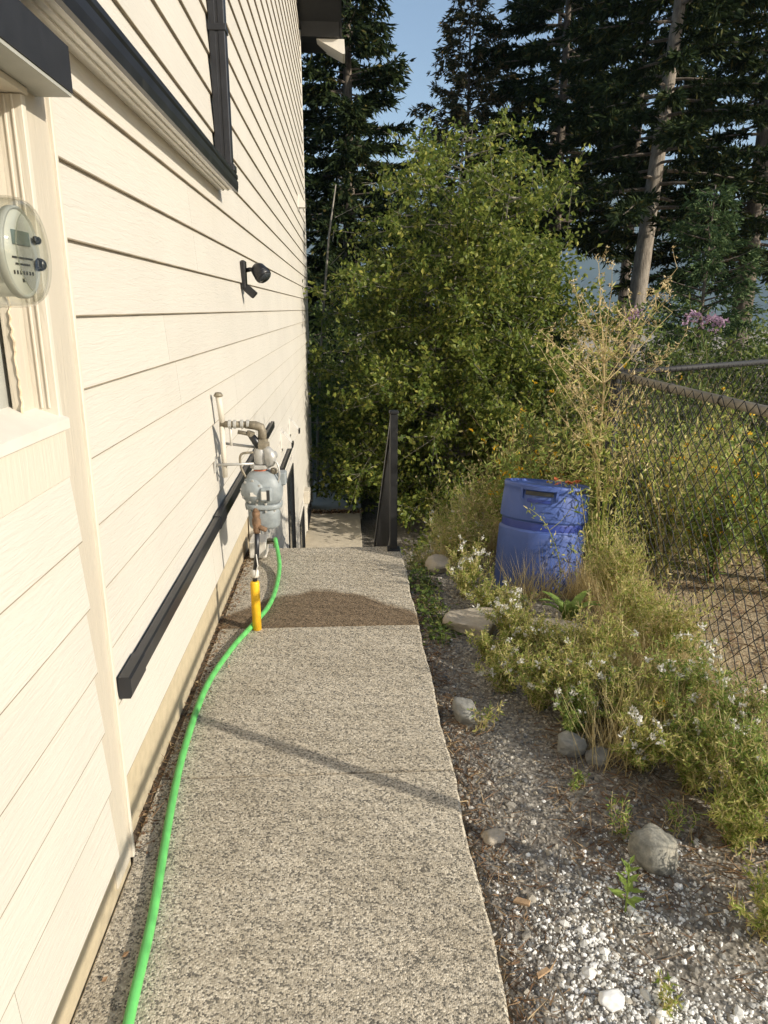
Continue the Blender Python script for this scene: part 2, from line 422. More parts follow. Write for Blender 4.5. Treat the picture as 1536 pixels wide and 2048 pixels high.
# ------------------------------------------------------------------ mesh helpers
class MB:
    """collects geometry and links it as one mesh object"""

    def __init__(self):
        self.v, self.f, self.n = [], [], 0

    def add(self, v, f):
        v = np.asarray(v, dtype=np.float64).reshape(-1, 3)
        if isinstance(f, np.ndarray):
            fs = [f]
        else:
            d = {}
            for q in f:
                d.setdefault(len(q), []).append(q)
            fs = [np.array(x) for x in d.values()]
        for a in fs:
            self.f.append(a + self.n)
        self.v.append(v)
        self.n += len(v)
        return self

    def box(self, x0, x1, y0, y1, z0, z1, bev=0.0):
        if bev <= 0:
            v = [(x, y, z) for z in (z0, z1) for y in (y0, y1) for x in (x0, x1)]
            f = [(0, 2, 3, 1), (4, 5, 7, 6), (0, 1, 5, 4), (2, 6, 7, 3), (0, 4, 6, 2), (1, 3, 7, 5)]
            return self.add(v, f)
        b = bev
        v, idx = [], {}
        for sx in (0, 1):
            for sy in (0, 1):
                for sz in (0, 1):
                    c = ((x0, x1)[sx], (y0, y1)[sy], (z0, z1)[sz])
                    s = (1 - 2 * sx, 1 - 2 * sy, 1 - 2 * sz)
                    for a in range(3):
                        p = [c[i] + (b * s[i] if i != a else 0) for i in range(3)]
                        idx[(sx, sy, sz, a)] = len(v)
                        v.append(p)
        f = []
        for a in range(3):
            o = [i for i in range(3) if i != a]
            for s in (0, 1):
                q = []
                for t in ((0, 0), (1, 0), (1, 1), (0, 1)):
                    k = [0, 0, 0]
                    k[a] = s
                    k[o[0]], k[o[1]] = t
                    q.append(idx[(*k, a)])
                f.append(q)
        for a in range(3):                      # edges parallel to axis a
            o = [i for i in range(3) if i != a]
            for t0 in (0, 1):
                for t1 in (0, 1):
                    q = []
                    for s, ax in ((0, o[0]), (1, o[0]), (1, o[1]), (0, o[1])):
                        k = [0, 0, 0]
                        k[a] = s
                        k[o[0]], k[o[1]] = t0, t1
                        q.append(idx[(*k, ax)])
                    f.append(q)
        for sx in (0, 1):
            for sy in (0, 1):
                for sz in (0, 1):
                    f.append([idx[(sx, sy, sz, a)] for a in range(3)])
        return self.add(v, f)

    def tube(self, pts, rad, n=8, cap=True):
        P = np.asarray(pts, dtype=float)
        k = len(P)
        r = np.full(k, rad) if np.isscalar(rad) else np.asarray(rad, float)
        T = np.gradient(P, axis=0)
        T /= np.linalg.norm(T, axis=1)[:, None] + 1e-12
        up = np.array([0, 0, 1.0]) if abs(T[0][2]) < 0.9 else np.array([1.0, 0, 0])
        A = np.cross(T[0], up)
        A /= np.linalg.norm(A)
        Vs = []
        ang = np.linspace(0, 2 * np.pi, n, endpoint=False)
        for i in range(k):
            A = A - T[i] * (A @ T[i])
            A /= np.linalg.norm(A) + 1e-12
            B = np.cross(T[i], A)
            Vs.append(P[i] + r[i] * (np.cos(ang)[:, None] * A + np.sin(ang)[:, None] * B))
        V = np.concatenate(Vs)
        i = np.arange(k - 1)[:, None] * n
        j = np.arange(n)[None, :]
        j2 = (j + 1) % n
        Q = np.stack([i + j, i + j2, i + n + j2, i + n + j], -1).reshape(-1, 4)
        self.add(V, Q)
        if cap:
            base = self.n - len(V)
            self.f.append(np.array([[base + x for x in range(n)][::-1]]))
            self.f.append(np.array([[base + (k - 1) * n + x for x in range(n)]]))
        return self

    def lathe(self, prof, n, origin, axis=(0, 0, 1)):
        """prof: (radius, height) pairs turned about the axis through origin"""
        ax = Vector(axis).normalized()
        q = Vector((0, 0, 1)).rotation_difference(ax)
        Mx = np.array(q.to_matrix())
        ang = np.linspace(0, 2 * np.pi, n, endpoint=False)
        V = []
        for r, h in prof:
            V.append(np.stack([r * np.cos(ang), r * np.sin(ang), np.full(n, h)], -1))
        V = np.concatenate(V) @ Mx.T + np.array(origin)
        k = len(prof)
        i = np.arange(k - 1)[:, None] * n
        j = np.arange(n)[None, :]
        j2 = (j + 1) % n
        Q = np.stack([i + j, i + j2, i + n + j2, i + n + j], -1).reshape(-1, 4)
        self.add(V, Q)
        base = self.n - len(V)
        if prof[0][0] > 1e-6:
            self.f.append(np.array([[base + x for x in range(n)][::-1]]))
        if prof[-1][0] > 1e-6:
            self.f.append(np.array([[base + (k - 1) * n + x for x in range(n)]]))
        return self

    def prism(self, poly, axis, a0, a1):
        """2-D outline extruded along axis (x: poly in yz, y: poly in xz, z: poly in xy)"""
        k = len(poly)
        V = []
        for a in (a0, a1):
            for p, q in poly:
                V.append({'x': (a, p, q), 'y': (p, a, q), 'z': (p, q, a)}[axis])
        F = [tuple(range(k))[::-1], tuple(range(k, 2 * k))]
        for i in range(k):
            j = (i + 1) % k
            F.append((i, j, k + j, k + i))
        return self.add(V, F)

    def cards(self, P, D, L, W, nrm=None, fold=0.15, wide=0.45):
        """leaf-shaped folded quads: P base points, D unit directions, L length, W width"""
        n = len(P)
        if n == 0:
            return self
        L = np.broadcast_to(np.asarray(L, float), (n,))[:, None]
        W = np.broadcast_to(np.asarray(W, float), (n,))[:, None]
        if nrm is None:
            nrm = rng.normal(size=(n, 3))
        side = np.cross(D, nrm)
        side /= np.linalg.norm(side, axis=1)[:, None] + 1e-9
        up = np.cross(side, D)
        mid = P + D * L * wide + up * W * fold
        V = np.stack([P, mid + side * W * 0.5, P + D * L, mid - side * W * 0.5], 1).reshape(-1, 3)
        F = np.arange(4 * n).reshape(-1, 4)
        return self.add(V, F)

    def blades(self, P, D, L, W):
        """slender triangles"""
        n = len(P)
        if n == 0:
            return self
        L = np.broadcast_to(np.asarray(L, float), (n,))[:, None]
        W = np.broadcast_to(np.asarray(W, float), (n,))[:, None]
        s = np.cross(D, rng.normal(size=(n, 3)))
        s /= np.linalg.norm(s, axis=1)[:, None] + 1e-9
        V = np.stack([P - s * W / 2, P + s * W / 2, P + D * L], 1).reshape(-1, 3)
        return self.add(V, np.arange(3 * n).reshape(-1, 3))

    def build(self, name, mat, parent=None, smooth=False, loc=None):
        me = bpy.data.meshes.new(name)
        V = np.concatenate(self.v)
        off = np.zeros(3)
        if parent is not None:
            p = parent
            while p is not None:
                off += np.array(p.location)
                p = p.parent
        elif loc is not None:
            off = np.array(loc, float)
        V = V - off
        me.vertices.add(len(V))
        me.vertices.foreach_set("co", V.astype(np.float32).ravel())
        tot = sum(a.size for a in self.f)
        idx = np.concatenate([a.ravel() for a in self.f]).astype(np.int32)
        cnt = np.concatenate([np.full(len(a), a.shape[1]) for a in self.f])
        start = np.concatenate([[0], np.cumsum(cnt)[:-1]]).astype(np.int32)
        me.loops.add(tot)
        me.loops.foreach_set("vertex_index", idx)
        me.polygons.add(len(cnt))
        me.polygons.foreach_set("loop_start", start)
        me.update(calc_edges=True)
        me.validate()
        me.polygons.foreach_set("use_smooth", np.full(len(me.polygons), bool(smooth)))
        me.materials.append(M[mat] if isinstance(mat, str) else mat)
        o = bpy.data.objects.new(name, me)
        COL.objects.link(o)
        if parent is not None:
            o.parent = parent
        elif loc is not None:
            o.location = loc
        return o


def tag(o, label=None, cat=None, group=None, kind=None):
    if label:
        o["label"] = label
    if cat:
        o["category"] = cat
    if group:
        o["group"] = group
    if kind:
        o["kind"] = kind
    return o


def thing(name, label, cat, loc=(0, 0, 0), group=None):
    o = bpy.data.objects.new(name, None)
    o.empty_display_size = 0.1
    COL.objects.link(o)
    o.location = loc
    return tag(o, label, cat, group)


def spline(p, k=8):
    p = np.asarray(p, float)
    out = []
    P_ = np.concatenate([[2 * p[0] - p[1]], p, [2 * p[-1] - p[-2]]])
    for q in range(1, len(P_) - 2):
        for t in np.linspace(0, 1, k, endpoint=False):
            a0, a1, a2, a3 = P_[q - 1], P_[q], P_[q + 1], P_[q + 2]
            out.append(0.5 * ((2 * a1) + (-a0 + a2) * t + (2 * a0 - 5 * a1 + 4 * a2 - a3) * t * t + (-a0 + 3 * a1 - 3 * a2 + a3) * t ** 3))
    out.append(p[-1])
    return np.array(out)


def unit(a):
    return a / (np.linalg.norm(a, axis=-1, keepdims=True) + 1e-12)


def sstep(a, b, x):
    t = np.clip((x - a) / (b - a), 0, 1)
    return t * t * (3 - 2 * t)


def wob(x, y):
    return (np.sin(x * 3.1 + y * 1.7) + np.sin(x * 1.3 - y * 2.9 + 1) + 0.5 * np.sin(x * 7.7 + y * 6.1)) * 0.4


def gz(x, y):
    """terrain height"""
    x = np.asarray(x, float)
    y = np.asarray(y, float)
    base = -0.085 + 0.022 * wob(x, y) * sstep(0.36, 0.6, x)
    base = base + 0.05 * sstep(0.75, 1.1, x) * sstep(3.1, 3.5, y) * (1 - sstep(4.8, 5.5, y)) - 0.06 * sstep(0.7, 1.2, x) * sstep(4.0, 4.3, y)
    stair = -np.clip((y - 4.75) * 0.62, 0, 1.72) - 0.4 * sstep(4.6, 5.0, y)
    side = -2.0 * sstep(4.9, 9.2, y)
    t = sstep(0.42, 1.0, x)
    drop = stair * (1 - t) + side * t
    right = -1.7 * sstep(5.6, 11.5, y) + 0.03
    t2 = sstep(1.8, 4.5, x)
    drop = drop * (1 - t2) + right * t2
    far = -1.2 * sstep(13, 30, y) - 45 * sstep(45, 400, np.hypot(x, y))
    lev = np.where(x < 0.37, -0.13, 0.0) * (1 - sstep(4.6, 5, y))
    return base + drop + far + lev


# ------------------------------------------------------------------ the setting
def grid_axis(parts):
    return np.unique(np.concatenate([np.linspace(a, b, n) for a, b, n in parts]))


gx = grid_axis([(-3500, -60, 14), (-60, -6, 12), (-6, 0.2, 16), (0.2, 3.2, 76), (3.2, 9, 40), (9, 60, 22), (60, 3500, 14)])
gy = grid_axis([(-3000, -40, 10), (-40, -1, 14), (-1, 6, 120), (6, 16, 70), (16, 60, 26), (60, 3500, 16)])
X, Y = np.meshgrid(gx, gy)
Z = gz(X, Y)
mb = MB()
nx, ny = len(gx), len(gy)
i = (np.arange(ny - 1)[:, None] * nx + np.arange(nx - 1)[None, :]).reshape(-1)
mb.add(np.stack([X, Y, Z], -1).reshape(-1, 3), np.stack([i, i + 1, i + nx + 1, i + nx], -1))
ground = mb.build("ground", 'soil', smooth=True)
tag(ground, "stony brown soil strip and dry straw yard beyond the fence", kind="structure")

# mountain ridge far behind the trees
mb = MB()
a = np.linspace(-0.55, 1.0, 60)
rad = 3300.0
rows = []
hgt = 470 + 70 * np.sin(a * 7 + 0.6) + 35 * np.sin(a * 19 + 2) + 16 * np.sin(a * 47)
for k, (dr, fh) in enumerate([(-1300, 0.0), (-800, 0.3), (-350, 0.68), (0, 1.0), (600, 0.5)]):
    rr = rad + dr + 90 * np.sin(a * 23 + k * 2.1)
    rows.append(np.stack([np.sin(a) * rr, np.cos(a) * rr, -60 + fh * (hgt + 60) + (12 * np.sin(a * 60 + k) if 0 < k < 3 else 0)], -1))
V = np.concatenate(rows)
n = len(a)
i = (np.arange(4)[:, None] * n + np.arange(n - 1)[None, :]).reshape(-1)
mb.add(V, np.stack([i, i + 1, i + n + 1, i + n], -1))
tag(mb.build("mountain", 'mountain', smooth=True), "distant hazy blue forested mountain behind the firs", kind="structure")

# path of exposed aggregate slabs
path = thing("path", "exposed aggregate concrete path running along the house wall", None, (-0.15, 3, 0))
tag(path, kind="structure")
JO = 0.012
for (y0, y1, mt) in [(-2.0, 1.01, 'agg'), (1.01, 2.28, 'agg'), (2.28, 3.55, 'agg'), (3.55, 4.88, 'agg_stain')]:
    mb = MB()
    # slightly worn right-hand edge
    ys = np.linspace(y0 + JO / 2, y1 - JO / 2, 26)
    xr = 0.37 + 0.004 * np.sin(ys * 9) + rng.normal(0, 0.0018, len(ys))
    prof = []
    for q, yy in enumerate(ys):
        xl = -0.682 if yy > 1.9 else -0.669
        prof.append([(xl, -0.15), (xl, -0.004), (xl + 0.004, 0.0), (xr[q] - 0.009, 0.0), (xr[q], -0.008), (xr[q] + 0.003, -0.15)])
    if mt == 'agg_stain':
        for q in range(len(ys)):
            ys[q] += 0
    V = np.array([[(px, ys[q], pz) for px, pz in prof[q]] for q in range(len(ys))]).reshape(-1, 3)
    k = 6
    ii = np.arange(len(ys) - 1)[:, None] * k
    jj = np.arange(k)[None, :]
    j2 = (jj + 1) % k
    Q = np.stack([ii + jj, ii + k + jj, ii + k + j2, ii + j2], -1).reshape(-1, 4)
    mb.add(V, Q)
    mb.f.append(np.array([list(range(k))]))
    mb.f.append(np.array([[(len(ys) - 1) * k + x for x in range(k)][::-1]]))
    o = mb.build("slab", M[mt], path)
    if mt == 'agg_stain':
        o["label"] = "slab with a dried brown water stain"

for yj in (1.01, 2.28, 3.55):
    MB().box(-0.66, 0.362, yj - JO / 2 + 0.0005, yj + JO / 2 - 0.0005, -0.14, -0.007).build("joint", 'dirt', path)

# steps down and lower path
steps = thing("steps", "concrete steps going down beyond the end of the path", None, (-0.15, 6.3, -1.8))
tag(steps, kind="structure")
for k in range(10):
    y0 = 4.885 + k * 0.29
    z1 = -0.18 * (k + 1)
    MB().box(-0.69, 0.37, y0, y0 + 0.32 if k < 9 else y0 + 0.29, z1 - 0.3, z1, 0.006).build("step", 'concrete', steps)
lower = thing("lower_path", "pale concrete lower path at the foot of the steps", None, (-0.2, 9, -1.95))
tag(lower, kind="structure")
for (y0, y1, x1, mt) in [(7.786, 10.0, 0.62, 'concrete'), (10.006, 12.7, 0.22, 'concrete'), (12.8, 15.6, 0.25, 'concrete')]:
    MB().box(-0.72, x1, y0, y1, -2.1, -1.95 - (0.02 if y0 > 12.75 else 0), 0.006).build("slab", mt, lower)
mb = MB()
P = np.stack([rng.uniform(-0.65, 0.25, 260), rng.normal(12.76, 0.05, 260), rng.uniform(-1.965, -1.92, 260)], -1)
mb.cards(P, unit(rng.normal(size=(260, 3)) * [1, 1, 0.3]), 0.06, 0.04)
tag(mb.build("leaf_litter", 'litter'), "dead brown leaves in the joint across the lower path", "leaf litter", kind="stuff")

wall_r = thing("retaining_wall", "low grey block retaining wall closing the far end of the lower path", "retaining wall", (-0.2, 15.9, -2))
for r_ in range(3):
    for c_ in range(6):
        x0 = -1.6 + c_ * 0.4 + (0.2 if r_ % 2 else 0)
        MB().box(x0 + 0.004, x0 + 0.396, 15.7 + 0.02 * r_, 15.95, -2.02 + r_ * 0.15, -2.02 + (r_ + 1) * 0.15 - 0.006, 0.008).build("block", 'grey_block', wall_r)

# ------------------------------------------------------------------ house
XW = -0.677                 # sheathing plane; lap faces stand about 17 mm proud
house = thing("house", "cream lap-sided house wall with black gutters and white trim", "house", (-0.7, 6, -2))
EXPO = 0.178
YT0, YT1 = 1.73, 1.87       # vertical trim board
YEND = 13.40


def rake_z(y):
    """top of the gable wall at y"""
    return 5.95 + (YEND - y) * 0.42 if y > 5.5 else 5.95 + (YEND - 5.5) * 0.42 - (5.5 - y) * 0.42


board_cache = {}


def board(y0, y1, z0, h=EXPO, xw=XW, y1b=None):
    """one lap board, wedge profile; the far end may be cut to the rake slope"""
    y1b = y1 if y1b is None else y1b
    zt = z0 + h + 0.022
    e = 0.0032
    xe = xw + 0.020 - 0.014 * e / (h + 0.022)
    v = []
    for (ya, yb) in ((y0, y0), (y1, y1b)):
        v += [(xw, ya, z0), (xw + 0.0195, ya, z0), (xe, ya, z0 + e), (xw + 0.006, yb, zt), (xw, yb, zt)]
    f = [(0, 1, 2, 3, 4), (9, 8, 7, 6, 5), (0, 5, 6, 1), (1, 6, 7, 2), (2, 7, 8, 3), (3, 8, 9, 4), (4, 9, 5, 0)]
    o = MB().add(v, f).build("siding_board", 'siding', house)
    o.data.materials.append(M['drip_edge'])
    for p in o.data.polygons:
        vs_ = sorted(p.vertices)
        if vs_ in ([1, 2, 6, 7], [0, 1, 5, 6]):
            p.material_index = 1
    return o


# core walls behind the boards (sheathing) with the meter recess left open
core = MB()
poly = [(YT0 + 0.02, 0.29), (5.0, 0.29), (5.0, -1.8), (YEND - 0.02, -1.8), (YEND - 0.02, rake_z(YEND) - 0.02), (5.5, rake_z(5.5) - 0.02), (YT0 + 0.02, rake_z(YT0))]
core.prism(poly, 'x', -5.0, XW - 0.002)
core.build("wall", 'sheath', house)
core = MB()
core.prism([(-3.0, 0.12), (YT0 + 0.018, 0.12), (YT0 + 0.018, 1.36), (-3.0, 1.36)], 'x', -5.0, XW - 0.004)
core.prism([(-3.0, 2.12), (YT0 + 0.018, 2.12), (YT0 + 0.018, rake_z(YT0)), (-3.0, rake_z(-3.0))], 'x', -5.0, XW - 0.004)
core.prism([(-3.0, 1.36), (0.70, 1.36), (0.70, 2.12), (-3.0, 2.12)], 'x', -5.0, XW - 0.004)
core.build("wall", 'sheath', house)

Z0 = 1.603 - 6 * EXPO        # a course line falls at 1.603 m, eye level
random.seed(3)


def course(ya, yb, z0, h=EXPO, xw=XW):
    zt = z0 + h + 0.02
    # clip by gable
    if zt > rake_z(ya) - 0.02 and ya < 5.5:
        ya2 = max(ya, 5.5 - (rake_z(5.5) - 0.02 - zt) / 0.42)
    else:
        ya2 = ya
    yb2 = yb
    if zt > rake_z(yb) - 0.02:
        yb2 = min(yb, 5.5 + (rake_z(5.5) - 0.02 - zt) / 0.42)
    if yb2 - ya2 < 0.1:
        return
    y = ya2
    first = random.uniform(0.9, 3.6)
    while y < yb2 - 1e-6:
        e = min(yb2, y + (first if y == ya2 else 3.66))
        if yb2 - e < 0.5:
            e = yb2
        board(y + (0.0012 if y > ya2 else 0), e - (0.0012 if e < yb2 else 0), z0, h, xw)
        y = e


# far wall, upper courses
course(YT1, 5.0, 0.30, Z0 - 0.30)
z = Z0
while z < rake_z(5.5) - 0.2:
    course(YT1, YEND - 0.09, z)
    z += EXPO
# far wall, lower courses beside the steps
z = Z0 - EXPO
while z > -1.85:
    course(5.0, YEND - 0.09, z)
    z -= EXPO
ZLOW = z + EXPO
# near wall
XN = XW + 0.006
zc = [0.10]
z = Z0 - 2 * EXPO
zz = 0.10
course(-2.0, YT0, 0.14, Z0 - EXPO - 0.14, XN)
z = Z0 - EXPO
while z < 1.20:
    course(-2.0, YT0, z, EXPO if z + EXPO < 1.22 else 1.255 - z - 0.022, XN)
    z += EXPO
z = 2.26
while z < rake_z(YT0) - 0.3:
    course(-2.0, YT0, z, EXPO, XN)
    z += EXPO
# trim boards
MB().box(XW - 0.01, XW + 0.0105, YT0 + 0.002, YT1 - 0.002, 0.03, 2.40, 0.002).build("corner_board", 'trim_tan', house)
MB().box(XW - 0.01, XW + 0.020, YT1 - 0.012, YT1 + 0.004, 0.03, 2.40, 0.002).build("trim_edge", 'trim', house)
MB().box(XW - 0.01, XW + 0.024, YEND - 0.09, YEND, -1.9, 5.93, 0.002).build("corner_board", 'white_trim', house)
# recess around the electric meter
RX = -0.713
MB().box(RX - 0.02, XW + 0.016, YT0 - 0.022, YT0 - 0.002, 1.378, 2.049, 0.002).build("jamb", 'trim', house)
for k, xx in enumerate((-0.700, -0.684)):
    MB().box(xx, xx + 0.006, YT0 - 0.026, YT0 - 0.0225, 1.40, 2.048, 0.0015).build("jamb_bead", 'trim', house)
MB().box(RX - 0.02, RX, YT0 - 0.095, YT0 - 0.024, 1.395, 2.049, 0.002).build("return_board", 'trim_tan', house)
mb = MB()
zs = np.linspace(1.40, 2.1, 60)
pts = np.stack([np.full(60, RX + 0.001) + rng.uniform(0, 0.006, 60), YT0 - 0.098 + rng.normal(0, 0.0018, 60), zs], -1)
mb.tube(pts, rng.uniform(0.0015, 0.0035, 60), 5)
mb.build("caulk_bead", 'caulk', house)
MB().box(RX - 0.05, RX - 0.03, 0.70, YT0 - 0.026, 1.37, 2.049).build("recess_back", 'panel_grey', house)
MB().box(RX - 0.05, XW + 0.022, 0.702, YT0 - 0.001, 2.050, 2.0625).build("recess_head", 'trim', house)
MB().box(RX - 0.05, XW + 0.014, 0.702, 0.722, 1.38, 2.049).build("jamb", 'trim', house)
# sloping sill and apron
mb = MB()
mb.prism([(RX - 0.05, 1.42), (XW + 0.03, 1.376), (XW + 0.03, 1.352), (RX - 0.05, 1.352)], 'y', 0.60, YT0 - 0.003)
mb.build("sill", 'white_trim', house)
MB().box(XW - 0.01, XW + 0.018, 0.3, YT0 - 0.003, 1.235, 1.35, 0.002).build("sill_apron", 'trim', house)
# black hood over the recess
mb = MB()
mb.prism([(XW + 0.002, 2.178), (-0.592, 2.168), (-0.585, 2.162), (-0.585, 2.072), (XW + 0.002, 2.072)], 'y', -0.6, 1.80)
mb.build("meter_hood", 'charcoal', house)
MB().box(XW + 0.004, -0.588, -0.6, 1.798, 2.064, 2.0715).build("hood_lip", 'panel_grey', house)

# ledge with black gutter run and downspout
MB().box(XW + 0.012, -0.580, -1.5, 4.18, 2.226, 2.244, 0.002).build("ledge_board", 'ledge_white', house)
for k, xx in enumerate((-0.637, -0.612)):
    MB().box(xx, xx + 0.010, -1.5, 4.17, 2.219, 2.2255).build("ledge_bead", 'ledge_white', house)
gut = MB()
gut.prism([(-0.579, 2.222), (-0.564, 2.222), (-0.560, 2.248), (-0.560, 2.274), (-0.566, 2.280), (-0.560, 2.288), (-0.560, 2.304), (-0.573, 2.310), (XW + 0.021, 2.310), (XW + 0.021, 2.246), (-0.579, 2.246)], 'y', -1.5, 4.24)
gut.build("gutter", 'black_metal', house)
mb = MB()
# rectangular fluted downspout rising from the gutter end
pr = [(-0.655, 4.142), (-0.652, 4.138), (-0.625, 4.138), (-0.622, 4.142), (-0.610, 4.142), (-0.607, 4.138), (-0.580, 4.138), (-0.576, 4.142), (-0.576, 4.216), (-0.655, 4.216)]
mb.prism(pr, 'z', 2.311, 7.6)
mb.build("downspout", 'black_metal', house)
mb = MB()
mb.box(-0.656, -0.562, 4.130, 4.225, 2.311, 2.345, 0.003)
mb.build("downspout_elbow", 'black_metal', house)
for zz in (2.95, 3.9, 4.9):
    MB().box(-0.659, -0.570, 4.132, 4.222, zz, zz + 0.03, 0.002).build("downspout_strap", 'black_metal', house)


# black pipes along the foot of the wall
def pipe_run(y0, y1, z0, z1, s=0.036, sleeves=(), sx=0.016):
    mb = MB()
    xc = XW + 0.022 + sx

    def seg(ya, yb, w, cut=0.0):
        za = z0 + (z1 - z0) * (ya - y0) / (y1 - y0)
        zb = z0 + (z1 - z0) * (yb - y0) / (y1 - y0)
        b = w * 0.25
        pr = [(-w + b, -w), (w - b, -w), (w, -w + b), (w, w - b), (w - b, w), (-w + b, w), (-w, w - b), (-w, -w + b)]
        k_ = (sx + w - s) / w
        V = [(xc + p * k_, ya, za + q) for p, q in pr] + [(xc + p * k_, yb, zb + q) for p, q in pr]
        F = [tuple(range(8)), tuple(range(8, 16))[::-1]] + [(i_, i_ + 8, (i_ + 1) % 8 + 8, (i_ + 1) % 8) for i_ in range(8)]
        return V, F
    mb.add(*seg(y0, y1, s))
    p = mb.build("drain_pipe", 'black_metal', house)
    for (a_, b_) in sleeves:
        m2 = MB()
        m2.add(*seg(a_, b_, s + 0.0035))
        m2.build("sleeve", 'black_metal', p)
    return p


pipe_run(1.885, 6.3, 0.585, 0.655, 0.030, [(1.88, 2.03), (3.45, 3.62)])
pipe_run(7.0, 8.5, 0.09, 0.10, 0.028, [(6.99, 7.1)])

# foundation
MB().box(-1.2, -0.705, YT1 + 0.05, 5.0, -0.3, 0.302).build("foundation", 'foundation', house)
MB().box(-1.2, -0.6725, -2.0, YT1 + 0.0, -0.3, 0.16).build("foundation", 'foundation', house)
MB().box(-1.2, -0.70, 4.99, YEND - 0.01, -2.2, ZLOW + 0.03).build("foundation", 'foundation', house)
MB().box(XW - 0.02, XW + 0.012, 4.93, 5.0, -0.35, 0.50, 0.002).build("corner_board", 'trim', house)

# lower-level door, windows and vents beside the steps
def opening(y0, y1, z0, z1, name, depth=0.07):
    t = 0.075
    w = thing(name, None, None, (XW, (y0 + y1) / 2, z0))
    w.parent = house
    w.location = (XW + 0.7, (y0 + y1) / 2 - 6, z0 + 2)
    x1 = XW + 0.034
    for (a0, a1, b0, b1) in ((y0 - t, y0, z0, z1 + t), (y1, y1 + t, z0, z1 + t), (y0, y1, z1 + 0.001, z1 + t)):
        MB().box(XW, x1, a0, a1, b0, b1, 0.002).build("casing", 'white_trim', w)
    MB().box(XW + 0.004, XW + 0.022, y0 + 0.001, y1 - 0.001, z0, z1).build("pane", 'lens', w)
    for (a0, a1, b0, b1) in ((y0 + 0.001, y0 + 0.05, z0, z1), (y1 - 0.05, y1 - 0.001, z0, z1), (y0 + 0.05, y1 - 0.05, z0, z0 + 0.05), (y0 + 0.05, y1 - 0.05, z1 - 0.05, z1)):
        MB().box(XW + 0.01, x1 + 0.012, a0, a1, b0, b1).build("sash", 'black_rail', w)
    return w


opening(7.55, 8.45, -1.86, -0.13, "door")
opening(9.3, 10.25, -1.80, -1.15, "window")
opening(11.2, 12.3, -1.80, -1.45, "window")


def vent(y, z, s=0.14):
    v = thing("vent_hood", None, None)
    v.parent = house
    v.location = (XW + 0.7, y - 6, z + 2)
    MB().prism([(XW + 0.014, z + s * 0.6), (XW + 0.05, z + s * 0.6), (XW + 0.12, z - s * 0.1), (XW + 0.12, z - s * 0.5), (XW + 0.014, z - s * 0.5)], 'y', y - s * 0.5, y + s * 0.5).build("hood", 'white_plastic', v)
    MB().box(XW + 0.121, XW + 0.135, y - s * 0.42, y + s * 0.42, z - s * 0.48, z - s * 0.12).build("flap", 'black_plastic', v)
    MB().box(XW + 0.012, XW + 0.022, y - s * 0.75, y + s * 0.75, z - s * 0.75, z + s * 0.8, 0.002).build("flange", 'white_plastic', v)


vent(7.3, 0.34)
vent(8.4, 0.30)
vent(11.5, 3.13, 0.16)
b_ = MB().box(XW + 0.014, XW + 0.09, 10.72, 10.98, -1.24, -1.04, 0.006).build("outlet_box", 'beige', house)
MB().box(XW + 0.091, XW + 0.098, 10.74, 10.96, -1.22, -1.06, 0.002).build("cover", 'beige', b_)

# gable roof overhang
roof = thing("roof", None, None)
roof.parent = house
roof.location = (0.7 - 0.4, 0, 8)
OV = 0.66
yE = YEND + 0.45
sl = 0.42


def zr(y):
    return 5.95 + (YEND - y) * sl


mb = MB()
mb.add([(-5, yE, zr(yE)), (XW + OV, yE, zr(yE)), (XW + OV, 5.5, zr(5.5)), (-5, 5.5, zr(5.5)),
        (-5, yE, zr(yE) + 0.16), (XW + OV, yE, zr(yE) + 0.16), (XW + OV, 5.5, zr(5.5) + 0.16), (-5, 5.5, zr(5.5) + 0.16)],
       [(0, 1, 2, 3), (7, 6, 5, 4), (0, 4, 5, 1), (1, 5, 6, 2), (2, 6, 7, 3), (3, 7, 4, 0)])
mb.build("roof_deck", 'charcoal', roof)
mb = MB()
z55 = zr(5.5)
zn = z55 - (5.5 + 3.5) * sl
mb.add([(-5, 5.5, z55), (XW + OV, 5.5, z55), (XW + OV, -3.5, zn), (-5, -3.5, zn),
        (-5, 5.5, z55 + 0.16), (XW + OV, 5.5, z55 + 0.16), (XW + OV, -3.5, zn + 0.16), (-5, -3.5, zn + 0.16)],
       [(0, 1, 2, 3), (7, 6, 5, 4), (0, 4, 5, 1), (1, 5, 6, 2), (2, 6, 7, 3), (3, 7, 4, 0)])
mb.build("roof_deck", 'charcoal', roof)
mb = MB()
d = 0.22
mb.add([(XW + OV + 0.002, yE - 0.02, zr(yE) - 0.04), (XW + OV + 0.03, yE - 0.02, zr(yE) - 0.04), (XW + OV + 0.03, 5.5, z55 - 0.04), (XW + OV + 0.002, 5.5, z55 - 0.04),
        (XW + OV + 0.002, yE - 0.02, zr(yE) + d), (XW + OV + 0.03, yE - 0.02, zr(yE) + d), (XW + OV + 0.03, 5.5, z55 + d), (XW + OV + 0.002, 5.5, z55 + d)],
       [(0, 1, 2, 3), (7, 6, 5, 4), (0, 4, 5, 1), (1, 5, 6, 2), (2, 6, 7, 3), (3, 7, 4, 0)])
mb.build("barge_board", 'black_metal', roof)
mb = MB()
mb.prism([(-0.40, 5.84), (0.05, 5.84), (0.06, 5.63), (0.02, 5.63)], 'y', YEND + 0.02, yE + 0.05)
mb.build("eave_return", 'white_trim', roof)
mb = MB()
mb.prism([(YEND - 0.05, 5.85), (yE - 0.1, 5.85), (yE, 6.2), (YEND - 0.4, 6.35)], 'x', XW + 0.03, XW + OV - 0.01)
mb.build("eave_soffit", 'charcoal', roof)

